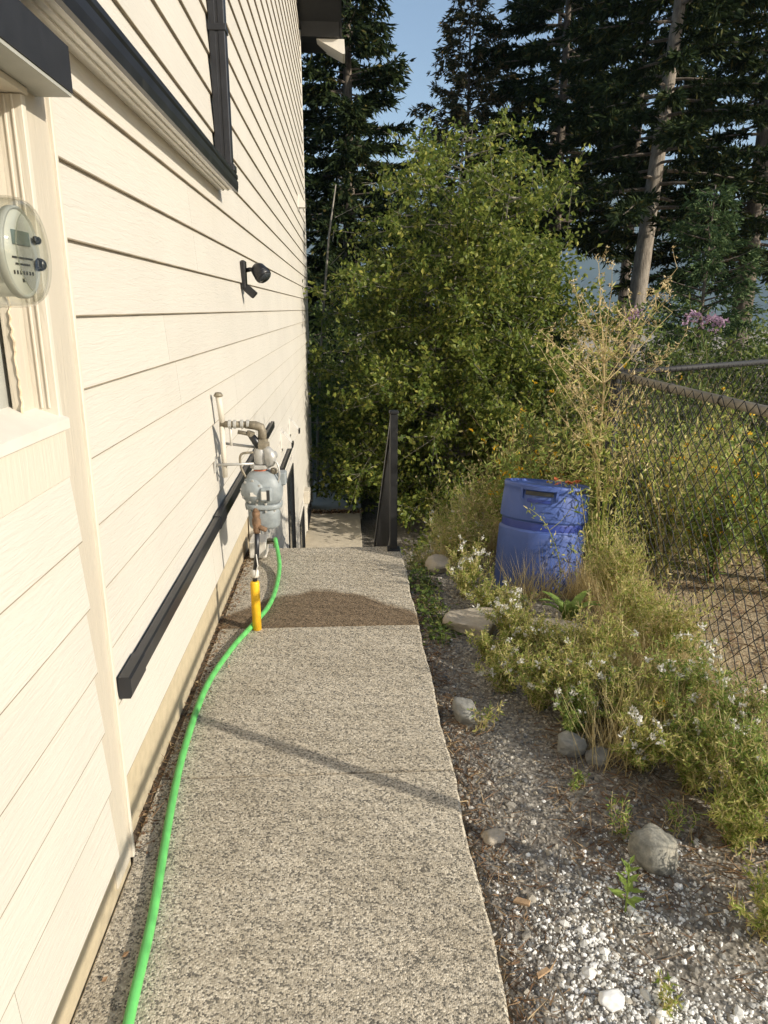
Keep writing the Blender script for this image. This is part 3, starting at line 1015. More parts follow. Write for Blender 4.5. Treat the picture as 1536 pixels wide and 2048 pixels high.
# ------------------------------------------------------------------ electric meter
em = thing("electric_meter", "round glass-covered electric meter in the wall recess", "electric meter", (-0.8, 1.305, 1.71))
c0 = (-0.835, 1.305, 1.71)
MB().box(-0.742, -0.722, 1.14, 1.47, 1.50, 1.95, 0.006).build("meter_box", 'panel_grey', em)
MB().lathe([(0.10, 0.078), (0.10, 0.11), (0.094, 0.115), (0.088, 0.115)], 48, c0, (1, 0, 0)).build("base_ring", 'cast', em, True)
g = MB()
outer = [(0.088, 0.116), (0.088, 0.290), (0.085, 0.308), (0.078, 0.318), (0.066, 0.3215), (0.064, 0.318), (0.0, 0.318)]
g.lathe(outer + [(0.0, 0.3155), (0.066, 0.3155), (0.077, 0.314), (0.0825, 0.305), (0.0845, 0.29), (0.0845, 0.116), (0.088, 0.116)], 64, c0, (1, 0, 0))
g.build("glass_cover", 'glass', em, True)
MB().lathe([(0.070, 0.116), (0.070, 0.296), (0.066, 0.300), (0.0, 0.300)], 48, c0, (1, 0, 0)).build("dial_body", 'dialface', em, True)
MB().lathe([(0.0705, 0.288), (0.073, 0.290), (0.073, 0.300), (0.0690, 0.303), (0.0680, 0.299)], 48, c0, (1, 0, 0)).build("dial_rim", 'panel_grey', em, True)
xf = c0[0] + 0.3005
MB().box(xf, xf + 0.002, 1.272, 1.338, 1.722, 1.744).build("lcd_display", 'lcd', em)
MB().box(xf, xf + 0.001, 1.265, 1.345, 1.700, 1.703).build("print_line", 'ink', em)
MB().box(xf, xf + 0.001, 1.275, 1.330, 1.690, 1.693).build("print_line", 'ink', em)
for k in range(7):
    MB().box(xf, xf + 0.001, 1.265 + k * 0.012, 1.269 + k * 0.012, 1.675, 1.681).build("print_mark", 'ink', em)
MB().box(xf, xf + 0.001, 1.295, 1.303, 1.663, 1.669).build("print_mark", 'ink', em)
for (zz, s) in ((1.735, 0.007), (1.695, 0.011)):
    MB().lathe([(s, 0), (s, 0.012), (s * 0.7, 0.015), (0, 0.015)], 16, (c0[0] + 0.300, 1.366, zz), (0, 1, 0)).build("terminal_cap", 'black_plastic', em, True)
    MB().box(c0[0] + 0.304, c0[0] + 0.310, 1.345, 1.362, zz - s * 0.7, zz + s * 0.7, 0.002).build("terminal_block", 'black_plastic', em)

# ------------------------------------------------------------------ security light
sl_ = thing("security_light", "black two-head security light on the siding", "security light", (-0.66, 4.95, 1.80))
bx = XW + 0.015
MB().box(bx, bx + 0.03, 4.905, 4.995, 1.745, 1.92, 0.008).build("mounting_plate", 'black_plastic', sl_)
MB().tube([(bx + 0.03, 4.95, 1.86), (bx + 0.06, 4.94, 1.865), (bx + 0.085, 4.93, 1.86)], 0.014, 10).build("arm", 'black_plastic', sl_, True)
h = MB().lathe([(0.014, -0.06), (0.032, -0.055), (0.046, -0.035), (0.052, 0.0), (0.052, 0.04), (0.045, 0.046), (0.0, 0.046)], 24, (bx + 0.125, 4.93, 1.845), (0.5, -0.35, -0.6))
lh = h.build("lamp_head", 'black_plastic', sl_, True)
MB().lathe([(0.044, 0.0465), (0.044, 0.049), (0, 0.049)], 24, (bx + 0.125, 4.93, 1.845), (0.5, -0.35, -0.6)).build("lens", 'lens', lh, True)
for o_ in (0.012, 0.026):
    MB().lathe([(0.053, o_), (0.055, o_ + 0.002), (0.053, o_ + 0.004)], 24, (bx + 0.125, 4.93, 1.845), (0.5, -0.35, -0.6)).build("fin", 'black_plastic', lh, True)
mb = MB()
mb.box(-0.024, 0.024, -0.025, 0.025, -0.042, 0.042, 0.005)
v = np.concatenate(mb.v) @ np.array(Matrix.Rotation(R(-48), 3, 'Y')).T + np.array([bx + 0.052, 4.94, 1.73])
mb.v = [v]
mb.build("sensor", 'black_plastic', sl_)
MB().tube([(bx + 0.02, 4.95, 1.76), (bx + 0.045, 4.945, 1.745)], 0.011, 8).build("sensor_neck", 'black_plastic', sl_, True)

# ------------------------------------------------------------------ gas meter
GY = 3.62
gm_ = thing("gas_meter", "grey gas meter with regulator and pipes on the wall", "gas meter", (-0.42, GY, 0))
gcx = -0.428
# meter case: lower diaphragm tank, bolted flange, domed upper case
mb = MB()


def oval(cx, cy, z, a_, b_, n=28, p=2.8):
    t = np.linspace(0, 2 * np.pi, n, endpoint=False)
    c, s_ = np.cos(t), np.sin(t)
    return np.stack([cx + a_ * np.sign(c) * np.abs(c) ** (2 / p), cy + b_ * np.sign(s_) * np.abs(s_) ** (2 / p), np.full(n, z)], -1)


def loft(mb, rings):
    n_ = len(rings[0])
    V = np.concatenate(rings)
    i_ = np.arange(len(rings) - 1)[:, None] * n_
    j_ = np.arange(n_)[None, :]
    jj = (j_ + 1) % n_
    mb.add(V, np.stack([i_ + j_, i_ + jj, i_ + n_ + jj, i_ + n_ + j_], -1).reshape(-1, 4))
    b = mb.n - len(V)
    mb.f.append(np.array([[b + x for x in range(n_)][::-1]]))
    mb.f.append(np.array([[b + (len(rings) - 1) * n_ + x for x in range(n_)]]))
    return mb


loft(mb, [oval(gcx, GY, z_, a_, b_) for z_, a_, b_ in [(0.535, 0.055, 0.05), (0.54, 0.072, 0.066), (0.556, 0.079, 0.075), (0.62, 0.081, 0.077), (0.648, 0.080, 0.076)]])
mb.build("lower_case", 'meter_grey', gm_, True)
mb = MB()
loft(mb, [oval(gcx, GY, z_, a_, b_) for z_, a_, b_ in [(0.646, 0.09, 0.086), (0.650, 0.094, 0.09), (0.668, 0.094, 0.09), (0.672, 0.09, 0.086)]])
mb.build("case_flange", 'meter_grey', gm_, True)
mb = MB()
loft(mb, [oval(gcx, GY, z_, a_, b_) for z_, a_, b_ in [(0.670, 0.086, 0.08), (0.70, 0.096, 0.086), (0.745, 0.101, 0.088), (0.79, 0.092, 0.082), (0.82, 0.070, 0.066), (0.835, 0.04, 0.04)]])
mb.build("upper_case", 'meter_grey', gm_, True)
for k in range(12):
    t = k * math.pi / 6 + 0.2
    p = (gcx + 0.087 * math.cos(t), GY + 0.083 * math.sin(t))
    MB().lathe([(0.007, 0), (0.007, 0.012), (0.0, 0.013)], 6, (p[0], p[1], 0.672)).build("bolt", 'cast', gm_)
    MB().lathe([(0.006, 0), (0.006, -0.012), (0.0, -0.013)], 6, (p[0], p[1], 0.645)).build("bolt", 'cast', gm_)
# index housing facing the path and camera
ib = MB()
ib.box(gcx - 0.006, gcx + 0.052, GY - 0.112, GY - 0.05, 0.695, 0.765, 0.008)
io = ib.build("index_housing", 'meter_grey', gm_)
MB().box(gcx + 0.001, gcx + 0.026, GY - 0.1145, GY - 0.1125, 0.708, 0.750, 0.0008).build("index_plate", 'white_plastic', io)
MB().box(gcx + 0.027, gcx + 0.042, GY - 0.1147, GY - 0.1125, 0.703, 0.756, 0.0008).build("index_window", 'ink', io)
# round diaphragm cover with its bolt ring, and thin sensing lines
dc = (gcx - 0.045, GY - 0.062, 0.742)
dn = (-0.35, -1.0, 0.05)
cov = MB().lathe([(0.058, -0.02), (0.062, 0.0), (0.062, 0.014), (0.052, 0.018), (0.046, 0.026), (0.02, 0.034), (0.0, 0.036)], 28, dc, dn).build("diaphragm_cover", 'meter_grey', gm_, True)
dq = Vector((0, 0, 1)).rotation_difference(Vector(dn).normalized())
for k in range(8):
    t = k * math.pi / 4 + 0.3
    p = dq @ Vector((0.055 * math.cos(t), 0.055 * math.sin(t), 0.014)) + Vector(dc)
    MB().lathe([(0.0065, 0), (0.0065, 0.008), (0, 0.009)], 6, p, dn).build("bolt", 'cast', cov)
MB().tube(spline([(gcx + 0.03, GY - 0.04, 0.90), (gcx + 0.075, GY - 0.05, 0.885), (gcx + 0.09, GY - 0.055, 0.83), (gcx + 0.08, GY - 0.05, 0.78)], 5), 0.005, 8).build("sensing_line", 'cast', gm_, True)
MB().tube(spline([(gcx - 0.04, GY - 0.02, 0.93), (gcx - 0.10, GY - 0.02, 0.92), (gcx - 0.105, GY - 0.02, 0.86), (gcx - 0.08, GY - 0.03, 0.80)], 5), 0.006, 8).build("sensing_line", 'brass', gm_, True)
MB().lathe([(0.016, -0.01), (0.018, 0.0), (0.018, 0.012), (0.012, 0.016)], 6, (gcx + 0.06, GY - 0.03, 0.835), (0.3, -0.2, 1)).build("hex_plug", 'brass', gm_)
MB().box(gcx - 0.055, gcx - 0.02, GY - 0.1005, GY - 0.0985, 0.722, 0.742, 0.0005).build("data_plate", 'white_plastic', cov)
# side lug
MB().box(gcx + 0.075, gcx + 0.118, GY - 0.03, GY + 0.05, 0.76, 0.825, 0.006).build("side_lug", 'meter_grey', gm_)
# inlet neck, gaskets and regulator
MB().lathe([(0.034, 0.828), (0.034, 0.845), (0.030, 0.848)], 20, (gcx - 0.01, GY, 0)).build("gasket", 'red', gm_, True)
MB().lathe([(0.050, 0.846), (0.052, 0.850), (0.052, 0.862), (0.048, 0.866)], 6, (gcx - 0.01, GY, 0)).build("union_nut", 'cast', gm_)
MB().lathe([(0.028, 0.866), (0.034, 0.875), (0.036, 0.93), (0.030, 0.945), (0.024, 0.955), (0.024, 0.975)], 20, (gcx - 0.005, GY, 0)).build("regulator_body", 'cast', gm_, True)
MB().lathe([(0.0, -0.024), (0.046, -0.022), (0.054, -0.008), (0.054, 0.008), (0.040, 0.022), (0.020, 0.03), (0.018, 0.05), (0, 0.052)], 28, (gcx + 0.03, GY - 0.01, 0.905), (0.7, 0.7, 0.1)).build("regulator_diaphragm", 'cast', gm_, True)
MB().lathe([(0.034, -0.02), (0.036, 0.0), (0.036, 0.012), (0.030, 0.016), (0.030, 0.03)], 6, (gcx + 0.005, GY, 0.965)).build("union_nut", 'brass', gm_)
# brass pipe up and across to the house pipe
MB().tube([(gcx + 0.005, GY, 0.985), (gcx + 0.008, GY, 1.03), (gcx + 0.0, GY, 1.052), (gcx - 0.025, GY, 1.062), (gcx - 0.075, GY, 1.066)], [0.022, 0.022, 0.023, 0.022, 0.019], 14).build("elbow", 'brass', gm_, True)
MB().tube([(gcx - 0.07, GY, 1.066), (XW + 0.05, GY, 1.070)], 0.0165, 12).build("house_pipe", 'brass', gm_, True)
for xx in (-0.49, -0.52, -0.555, -0.58):
    MB().lathe([(0.018, -0.008), (0.0225, -0.005), (0.0225, 0.005), (0.018, 0.008)], 10, (xx, GY, 1.069), (1, 0, 0)).build("pipe_collar", 'cast', gm_)
MB().tube([(XW + 0.062, GY, 1.072), (XW + 0.055, GY, 1.16), (XW + 0.05, GY, 1.205)], 0.015, 12).build("wall_riser", 'trim', gm_, True)
MB().tube([(XW + 0.058, GY, 1.07), (XW + 0.06, GY, 0.80)], 0.013, 12).build("wall_riser", 'trim', gm_, True)
MB().tube([(XW + 0.10, GY, 1.07), (XW + 0.10, GY, 0.96)], 0.007, 8).build("pipe_strap", 'white_plastic', gm_, True)
MB().lathe([(0.02, 0), (0.024, 0.006), (0.014, 0.02), (0, 0.022)], 12, (XW + 0.05, GY, 1.206)).build("riser_cap", 'brass', gm_, True)
# dark plug valve branch
MB().tube([(gcx - 0.005, GY - 0.005, 0.95), (-0.455, GY - 0.01, 0.985), (-0.478, GY - 0.012, 1.018)], [0.022, 0.02, 0.016], 12).build("valve_branch", 'black_plastic', gm_, True)
MB().tube([(-0.478, GY - 0.012, 1.02), (-0.54, GY - 0.012, 1.032)], 0.010, 10).build("valve_lever", 'brass', gm_, True)
MB().lathe([(0.02, -0.012), (0.021, 0.0), (0.02, 0.012)], 8, (-0.478, GY - 0.012, 1.022), (0.3, 0, 0.9)).build("valve_nut", 'brass', gm_)
# brackets to the wall
MB().tube([(XW + 0.012, GY - 0.02, 0.868), (gcx - 0.04, GY - 0.02, 0.872)], 0.007, 8).build("bracket", 'cast', gm_, True)
MB().tube([(XW + 0.06, GY + 0.03, 0.968), (gcx - 0.02, GY + 0.03, 0.945)], 0.007, 8).build("bracket", 'cast', gm_, True)
MB().box(XW + 0.012, XW + 0.022, GY - 0.04, GY + 0.0, 0.83, 0.91, 0.002).build("bracket_plate", 'cast', gm_)
# inlet riser with rusty valve, black pipe, yellow sleeve
rx_, ry_ = -0.460, GY - 0.088
MB().tube([(gcx - 0.03, GY - 0.06, 0.655), (rx_, ry_ + 0.01, 0.650), (rx_, ry_, 0.635)], 0.015, 10).build("inlet_elbow", 'rust', gm_, True)
MB().lathe([(0.017, 0.53), (0.019, 0.545), (0.017, 0.56), (0.022, 0.575), (0.022, 0.600), (0.017, 0.61), (0.019, 0.62), (0.019, 0.64)], 12, (rx_, ry_, 0)).build("shutoff_valve", 'rust', gm_, True)
MB().tube([(rx_, ry_, 0.565), (rx_ + 0.05, ry_ - 0.012, 0.548)], [0.014, 0.012], 10).build("valve_outlet", 'rust', gm_, True)
MB().tube([(rx_, ry_, 0.53), (rx_ - 0.006, ry_, 0.42), (rx_ - 0.022, ry_, 0.30), (rx_ - 0.024, ry_, 0.2)], 0.0125, 10).build("riser_pipe", 'black_metal', gm_, True)
MB().tube([(rx_ - 0.008, ry_ - 0.012, 0.42), (rx_ - 0.002, ry_ - 0.018, 0.36), (rx_ - 0.02, ry_ - 0.018, 0.30)], 0.003, 6).build("tracer_wire", 'white_plastic', gm_, True)
MB().lathe([(0.017, 0.292), (0.02, 0.30), (0.02, 0.325), (0.015, 0.335)], 12, (rx_ - 0.02, ry_, 0)).build("sleeve_cap", 'white_plastic', gm_, True)
MB().lathe([(0.0235, -0.06), (0.0235, 0.262), (0.021, 0.268), (0.013, 0.27)], 18, (rx_ - 0.024, ry_, 0)).build("riser_sleeve", 'yellow', gm_, True)

# hose tap box behind the meter and the hose
hb = thing("hose_tap", "white hose bib box low on the wall behind the gas meter", "hose tap", (-0.6, 4.75, 0.0))
MB().box(XW + 0.0175, XW + 0.13, 4.62, 4.80, 0.015, 0.13, 0.006).build("housing", 'white_plastic', hb)
MB().tube([(XW + 0.12, 4.70, 0.10), (XW + 0.17, 4.70, 0.10), (XW + 0.185, 4.70, 0.07)], 0.011, 10).build("spout", 'brass', hb, True)
MB().lathe([(0.022, 0), (0.025, 0.005), (0.022, 0.01)], 10, (XW + 0.15, 4.70, 0.115)).build("handle", 'brass', hb, True)

pts = [(-0.44, 0.55, 0.014), (-0.49, 0.95, 0.014), (-0.526, 1.335, 0.014), (-0.55, 1.62, 0.014), (-0.603, 2.09, 0.014), (-0.632, 2.50, 0.014), (-0.636, 2.92, 0.014), (-0.582, 3.265, 0.014), (-0.507, 3.56, 0.014),
       (-0.452, 3.82, 0.014), (-0.432, 4.12, 0.016), (-0.44, 4.38, 0.035), (-0.465, 4.55, 0.09), (-0.482, 4.64, 0.135), (-0.49, 4.69, 0.12), (-0.492, 4.70, 0.07)]


tag(MB().tube(spline(pts, 10) + np.column_stack([0.0022 * np.sin(np.arange(151) * 0.23), np.zeros(151), np.zeros(151)]), 0.0135, 14).build("garden_hose", 'hose', None, True, (-0.526, 1.335, 0)), "bright green garden hose lying along the path", "hose")

# ------------------------------------------------------------------ stair railing
sr = thing("stair_railing", "black metal stair railing with square post at the top of the steps", "railing", (0.315, 4.8, 0))
RXX = 0.315
MB().box(RXX - 0.025, RXX + 0.025, 4.78, 4.83, -0.001, 0.95, 0.003).build("post", 'black_rail', sr)
MB().box(RXX - 0.031, RXX + 0.031, 4.774, 4.836, 0.951, 0.972, 0.004).build("post_cap", 'black_rail', sr)
MB().box(RXX - 0.045, RXX + 0.045, 4.76, 4.85, 0.0, 0.012, 0.002).build("base_plate", 'black_rail', sr)
slope = -0.62


def slanted(y0, y1, z0, w, t, name):
    MB().add([(RXX - w, y0, z0), (RXX + w, y0, z0), (RXX + w, y1, z0 + slope * (y1 - y0)), (RXX - w, y1, z0 + slope * (y1 - y0)),
              (RXX - w, y0, z0 + t), (RXX + w, y0, z0 + t), (RXX + w, y1, z0 + t + slope * (y1 - y0)), (RXX - w, y1, z0 + t + slope * (y1 - y0))],
             [(0, 3, 2, 1), (4, 5, 6, 7), (0, 1, 5, 4), (1, 2, 6, 5), (2, 3, 7, 6), (3, 0, 4, 7)]).build(name, 'black_rail', sr)


slanted(4.831, 7.76, 0.895, 0.022, 0.045, "top_rail")
slanted(4.831, 7.76, 0.09, 0.017, 0.035, "bottom_rail")
for k in range(26):
    yy = 4.92 + k * 0.108
    z0 = 0.10 + slope * (yy - 4.831)
    MB().box(RXX - 0.009, RXX + 0.009, yy, yy + 0.018, z0, z0 + 0.80).build("baluster", 'black_rail', sr)
MB().box(RXX - 0.025, RXX + 0.025, 7.70, 7.75, -1.801, -0.86, 0.003).build("post", 'black_rail', sr)

# ------------------------------------------------------------------ chain-link fence
FX = 1.62
FA, FB, FC = np.array([FX, -1.2]), np.array([FX, 4.40]), np.array([3.55, 5.74])
fence = thing("chain_link_fence", "black chain-link fence with pipe top rail turning a corner beyond the barrel", "fence", (FX, 1.3, -0.08))
ZT = 1.23


def mesh_panel(A, B, name):
    L = np.linalg.norm(B - A)
    u = (B - A) / L
    nrm = np.array([u[1], -u[0]])
    w = 0.044
    k = int(L / w)
    mb = MB()
    zs = np.arange(-0.10, ZT + 0.04, w)
    for q in range(k):
        s = q * w + (np.arange(len(zs)) % 2) * w * 1.0
        if q % 2:
            s = q * w + ((np.arange(len(zs)) + 1) % 2) * w
        d_ = 0.003 * np.where(np.arange(len(zs)) % 2, 1, -1)
        bow = 0.012 * np.sin(s * 2.2 + zs * 3)
        xy = A + np.outer(s, u) + np.outer(d_ + bow, nrm)
        z_ = zs + 0.012 * np.sin(s * 1.3)
        mb.tube(np.column_stack([xy, z_]), 0.0025, 4, False)
    o = mb.build(name, 'wire', fence)
    o["kind"] = "stuff"
    return o


mesh_panel(np.array([FX + 0.0, 0.2]), FB, "chain_link_mesh")
mesh_panel(FB, FC, "chain_link_mesh")


def pole(p, q, r, name, mat):
    return MB().tube([p, q], r, 14).build(name, mat, fence, True)


pole((FX + 0.025, -1.2, ZT), (FX + 0.025, 4.40, ZT + 0.005), 0.0215, "top_rail", 'rail_dusty')
pole((FX + 0.02, 4.42, ZT + 0.01), (FC[0] + 0.02, FC[1], ZT), 0.0205, "top_rail", 'wire')
for (px, py) in ((FX + 0.045, -1.15), (FX + 0.045, 1.30), (FC[0], FC[1])):
    pole((px, py, -0.15), (px, py, ZT - 0.01), 0.027, "post", 'wire')
    MB().lathe([(0.03, -0.03), (0.031, 0.0), (0.024, 0.02), (0, 0.03)], 14, (px, py, ZT + 0.0)).build("post_cap", 'wire', fence, True)
pole((FX + 0.035, 4.42, -0.25), (FX + 0.035, 4.42, ZT + 0.03), 0.034, "corner_post", 'wire')
MB().lathe([(0.038, -0.02), (0.038, 0.0), (0.028, 0.024), (0, 0.034)], 16, (FX + 0.035, 4.42, ZT + 0.045)).build("post_cap", 'wire', fence, True)
for yy in (2.15, 2.62, 3.1, 3.62, 4.1):
    a = np.linspace(0, 2 * np.pi, 12)
    MB().tube(np.stack([FX + 0.025 + 0.0245 * np.cos(a), yy + 0.004 * np.sin(a), ZT + 0.003 + 0.0245 * np.sin(a)], -1), 0.0028, 5).build("tie_wire", 'wire', fence)
u = (FC - FB) / np.linalg.norm(FC - FB)
for s in np.arange(0.12, 2.3, 0.067):
    c = FB + u * s
    MB().tube([(c[0] + 0.02 - 0.02 * u[1], c[1] + 0.02 * u[0], ZT - 0.02), (c[0] + 0.02, c[1], ZT + 0.028), (c[0] + 0.02 + 0.02 * u[1], c[1] - 0.02 * u[0], ZT - 0.01)], 0.003, 4).build("knuckle", 'wire', fence)

# ------------------------------------------------------------------ blue barrel
BX, BY = 1.205, 4.33
bz = -0.165
bar = thing("plastic_barrel", "blue plastic drum standing in the weeds beside the fence", "barrel", (BX, BY, bz))
H = 0.73
R0 = 0.268
prof = [(0.250, 0.0), (0.262, 0.010), (0.268, 0.04), (0.272, 0.10), (0.275, 0.25), (0.275, 0.40), (0.275, 0.436), (0.274, 0.440), (0.262, 0.446), (0.259, 0.456), (0.259, 0.494), (0.262, 0.504), (0.273, 0.510), (0.274, 0.515), (0.272, 0.60), (0.268, 0.66), (0.263, 0.695),
        (0.267, 0.70), (0.268, 0.72), (0.263, 0.73), (0.252, 0.73), (0.248, 0.722), (0.244, 0.715), (0.10, 0.716), (0.0, 0.716)]
body = MB().lathe(prof, 64, (BX, BY, bz)).build("body", 'barrel', bar, True)
MB().lathe([(0.2600, 0.450), (0.2605, 0.454), (0.2605, 0.496), (0.2600, 0.500)], 64, (BX, BY, bz)).build("recessed_band", 'barrel_dark', body, True)


def arc_box(r0, r1, t0, t1, z0, z1, name, mat, parent, n=14):
    t = np.linspace(t0, t1, n)
    V = []
    for q in t:
        for r_, z_ in ((r0, z0), (r1, z0), (r1, z1), (r0, z1)):
            V.append((BX + r_ * math.cos(q), BY + r_ * math.sin(q), bz + z_))
    F = []
    for q in range(n - 1):
        for j in range(4):
            F.append((q * 4 + j, q * 4 + (j + 1) % 4, q * 4 + 4 + (j + 1) % 4, q * 4 + 4 + j))
    F += [(0, 3, 2, 1), tuple((n - 1) * 4 + j for j in range(4))]
    return MB().add(V, F).build(name, mat, parent, False)


def face_ang(px_dx):     # angle on the drum facing the camera with sideways offset
    return math.radians(-115 + px_dx)


hd = arc_box(0.262, 0.285, face_ang(-22), face_ang(22), 0.700, 0.722, "handle_grip", 'barrel', bar)
arc_box(0.255, 0.2745, face_ang(-18), face_ang(18), 0.668, 0.692, "handle_slot", 'ink', bar)
arc_box(0.255, 0.2752, face_ang(-15), face_ang(15), 0.625, 0.645, "handle_slot", 'barrel_dark', bar)
arc_box(0.262, 0.283, face_ang(-24), face_ang(-21), 0.64, 0.722, "handle_side", 'barrel', bar, 4)
arc_box(0.262, 0.283, face_ang(21), face_ang(24), 0.64, 0.722, "handle_side", 'barrel', bar, 4)
arc_box(0.255, 0.2705, face_ang(48), face_ang(85), 0.695, 0.712, "rim_slot", 'ink', bar)
bar.rotation_euler = (R(-7.5), R(5.0), 0)
rd = MB()
n_ = 16
P = np.stack([np.linspace(1.28, 1.46, n_) + rng.normal(0, 0.008, n_), 4.36 + rng.normal(0, 0.03, n_), bz + 0.722 + rng.uniform(0.0, 0.02, n_)], -1)
rd.cards(P, unit(rng.normal(size=(n_, 3)) * [1, 1, 0.35] + [0, 0, 0.25]), rng.uniform(0.03, 0.06, n_), rng.uniform(0.02, 0.04, n_), nrm=np.tile([0, 0, 1.0], (n_, 1)) + rng.normal(0, 0.5, (n_, 3)))
ro = rd.build("dead_leaves", 'scrap', None, False, (1.37, 4.36, bz + 0.72))
tag(ro, "curled orange-red dead leaves lying on top of the blue barrel", "leaf litter", kind="stuff")


# ------------------------------------------------------------------ rocks
def rock(name, label, x, y, sx, sy, sz, mat, sink=0.3, seed=0, flat=False, rot=0.0, cat="rock"):
    r_ = np.random.default_rng(seed)
    import bmesh
    bm = bmesh.new()
    bmesh.ops.create_icosphere(bm, subdivisions=4, radius=1)
    V = np.array([v.co[:] for v in bm.verts])
    F = np.array([[v.index for v in f.verts] for f in bm.faces])
    bm.free()
    d_ = np.ones(len(V))
    for k in range(16):                       # chipped facets
        ax = unit(r_.normal(size=3))
        c_ = r_.uniform(0.62, 0.95)
        pr = V @ ax
        d_ = np.minimum(d_, np.where(pr > 0.05, c_ / np.maximum(pr, 0.05), 9))
    V = V * d_[:, None]
    V = V * (1 + 0.03 * np.sin(V[:, [0]] * 9 + seed) * np.sin(V[:, [1]] * 8) + 0.02 * np.sin(V[:, [2]] * 17 + 3))
    if flat:
        V[:, 2] = np.clip(V[:, 2], -0.5, 0.45 + 0.04 * np.sin(V[:, 0] * 5) * np.cos(V[:, 1] * 4))
    V = V * [sx, sy, sz]
    c_, s_ = math.cos(rot), math.sin(rot)
    V = V @ np.array([[c_, s_, 0], [-s_, c_, 0], [0, 0, 1]])
    z0 = float(gz(x, y)) + sz * (1 - 2 * sink) * (0.5 if flat else 1)
    o = MB().add(V + [x, y, z0], F).build(name, mat, None, True, (x, y, z0))
    return tag(o, label, cat)


rock("rock", "rounded speckled granite rock beside the white gravel", 0.965, 1.90, 0.082, 0.088, 0.075, 'rock', 0.25, 3, rot=0.5)
rock("rock", "grey-green stone at the edge of the flowering weeds", 0.86, 2.46, 0.07, 0.06, 0.062, 'rock_grey', 0.25, 5)
rock("rock", "small dark stone tucked beside the grey-green stone", 0.955, 2.40, 0.05, 0.045, 0.05, 'rock_grey', 0.3, 6)
rock("rock", "upright grey chunk of stone close to the path edge", 0.485, 2.74, 0.05, 0.08, 0.075, 'rock_grey', 0.25, 8, rot=0.3)
rock("flagstone", "round-edged flat stone nearest the path below the barrel", 0.69, 3.66, 0.18, 0.17, 0.10, 'rock_pale', 0.22, 9, True, 0.3, "flagstone")
rock("flagstone", "long flat stone ledge in front of the strap-leaved plant", 1.06, 3.47, 0.24, 0.13, 0.09, 'rock_pale', 0.1, 12, True, -0.1, "flagstone")
rock("rock", "pale rounded stone in the tall dry weeds by the path end", 0.60, 4.55, 0.09, 0.09, 0.075, 'rock_pale', 0.2, 14)
rock("rock", "small pale stone half hidden behind the rounded pale stone", 0.73, 4.75, 0.08, 0.07, 0.06, 'rock_pale', 0.2, 15)
rock("rock", "thumb-sized white stone in the brown litter above the granite rock", 0.925, 2.13, 0.016, 0.013, 0.012, 'rock_pale', 0.2, 16)
rock("rock", "fist-sized chalky stone among the white gravel", 0.66, 1.42, 0.036, 0.03, 0.022, 'pebble_white', 0.25, 18)
rock("rock", "flattish cream stone lying near the path in the gravel", 0.47, 2.02, 0.05, 0.04, 0.022, 'rock_pale', 0.3, 19)


def chip(x, y, l, w, t, rot, label, name="wood_chip", mat='wood_chip', cat="wood chip"):
    V = np.array([(-l / 2, -w / 2, 0), (l / 2, -w * 0.4, 0), (l * 0.45, w / 2, 0), (-l * 0.4, w * 0.45, 0)])
    V = np.concatenate([V, V * [0.96, 0.9, 1] + [0, 0, t]])
    c_, s_ = math.cos(rot), math.sin(rot)
    V = V @ np.array([[c_, s_, 0.15], [-s_, c_, 0.1], [0, 0, 1]])
    z0 = float(gz(x, y)) + 0.012
    tag(MB().add(V + [x, y, z0], [(3, 2, 1, 0), (4, 5, 6, 7), (0, 1, 5, 4), (1, 2, 6, 5), (2, 3, 7, 6), (3, 0, 4, 7)]).build(name, mat, None, False, (x, y, z0)), label, cat)


chip(0.50, 1.735, 0.05, 0.022, 0.006, -0.6, "tan wood chip lying in the litter along the path edge")
chip(0.50, 1.50, 0.04, 0.014, 0.005, 0.4, "pale splinter of wood on dark gravel close to the path")
chip(1.12, 1.70, 0.05, 0.012, 0.006, 0.8, "white painted splinter beside the weeds under the fence")

# ------------------------------------------------------------------ gravel, litter and grass (uncountable)
def pebble_field(n, x, y, s, name, mat, label):
    ico = np.array([(0, 0, 1), (0.89, 0, 0.45), (0.28, 0.85, 0.45), (-0.72, 0.53, 0.45), (-0.72, -0.53, 0.45), (0.28, -0.85, 0.45), (0.8, 0.6, -0.4), (-0.3, 0.95, -0.4), (-1, 0, -0.4), (-0.3, -0.95, -0.4), (0.8, -0.6, -0.4)])
    fc = np.array([(0, 1, 2), (0, 2, 3), (0, 3, 4), (0, 4, 5), (0, 5, 1), (1, 6, 2), (2, 7, 3), (3, 8, 4), (4, 9, 5), (5, 10, 1), (2, 6, 7), (3, 7, 8), (4, 8, 9), (5, 9, 10), (1, 10, 6)])
    n = len(x)
    V = ico[None] * (1 + rng.normal(0, 0.18, (n, 11, 1))) * s[:, None, None] * rng.uniform(0.6, 1.25, (n, 1, 3)) * [1, 1, 0.75]
    a_ = rng.uniform(0, 6.28, n)
    c_, s_ = np.cos(a_)[:, None], np.sin(a_)[:, None]
    V = np.stack([V[..., 0] * c_ - V[..., 1] * s_, V[..., 0] * s_ + V[..., 1] * c_, V[..., 2]], -1)
    V += np.stack([x, y, gz(x, y) + s * 0.2], -1)[:, None, :]
    F = (fc[None] + (np.arange(n) * 11)[:, None, None]).reshape(-1, 3)
    return tag(MB().add(V.reshape(-1, 3), F).build(name, mat, None, False), label, "gravel", kind="stuff")


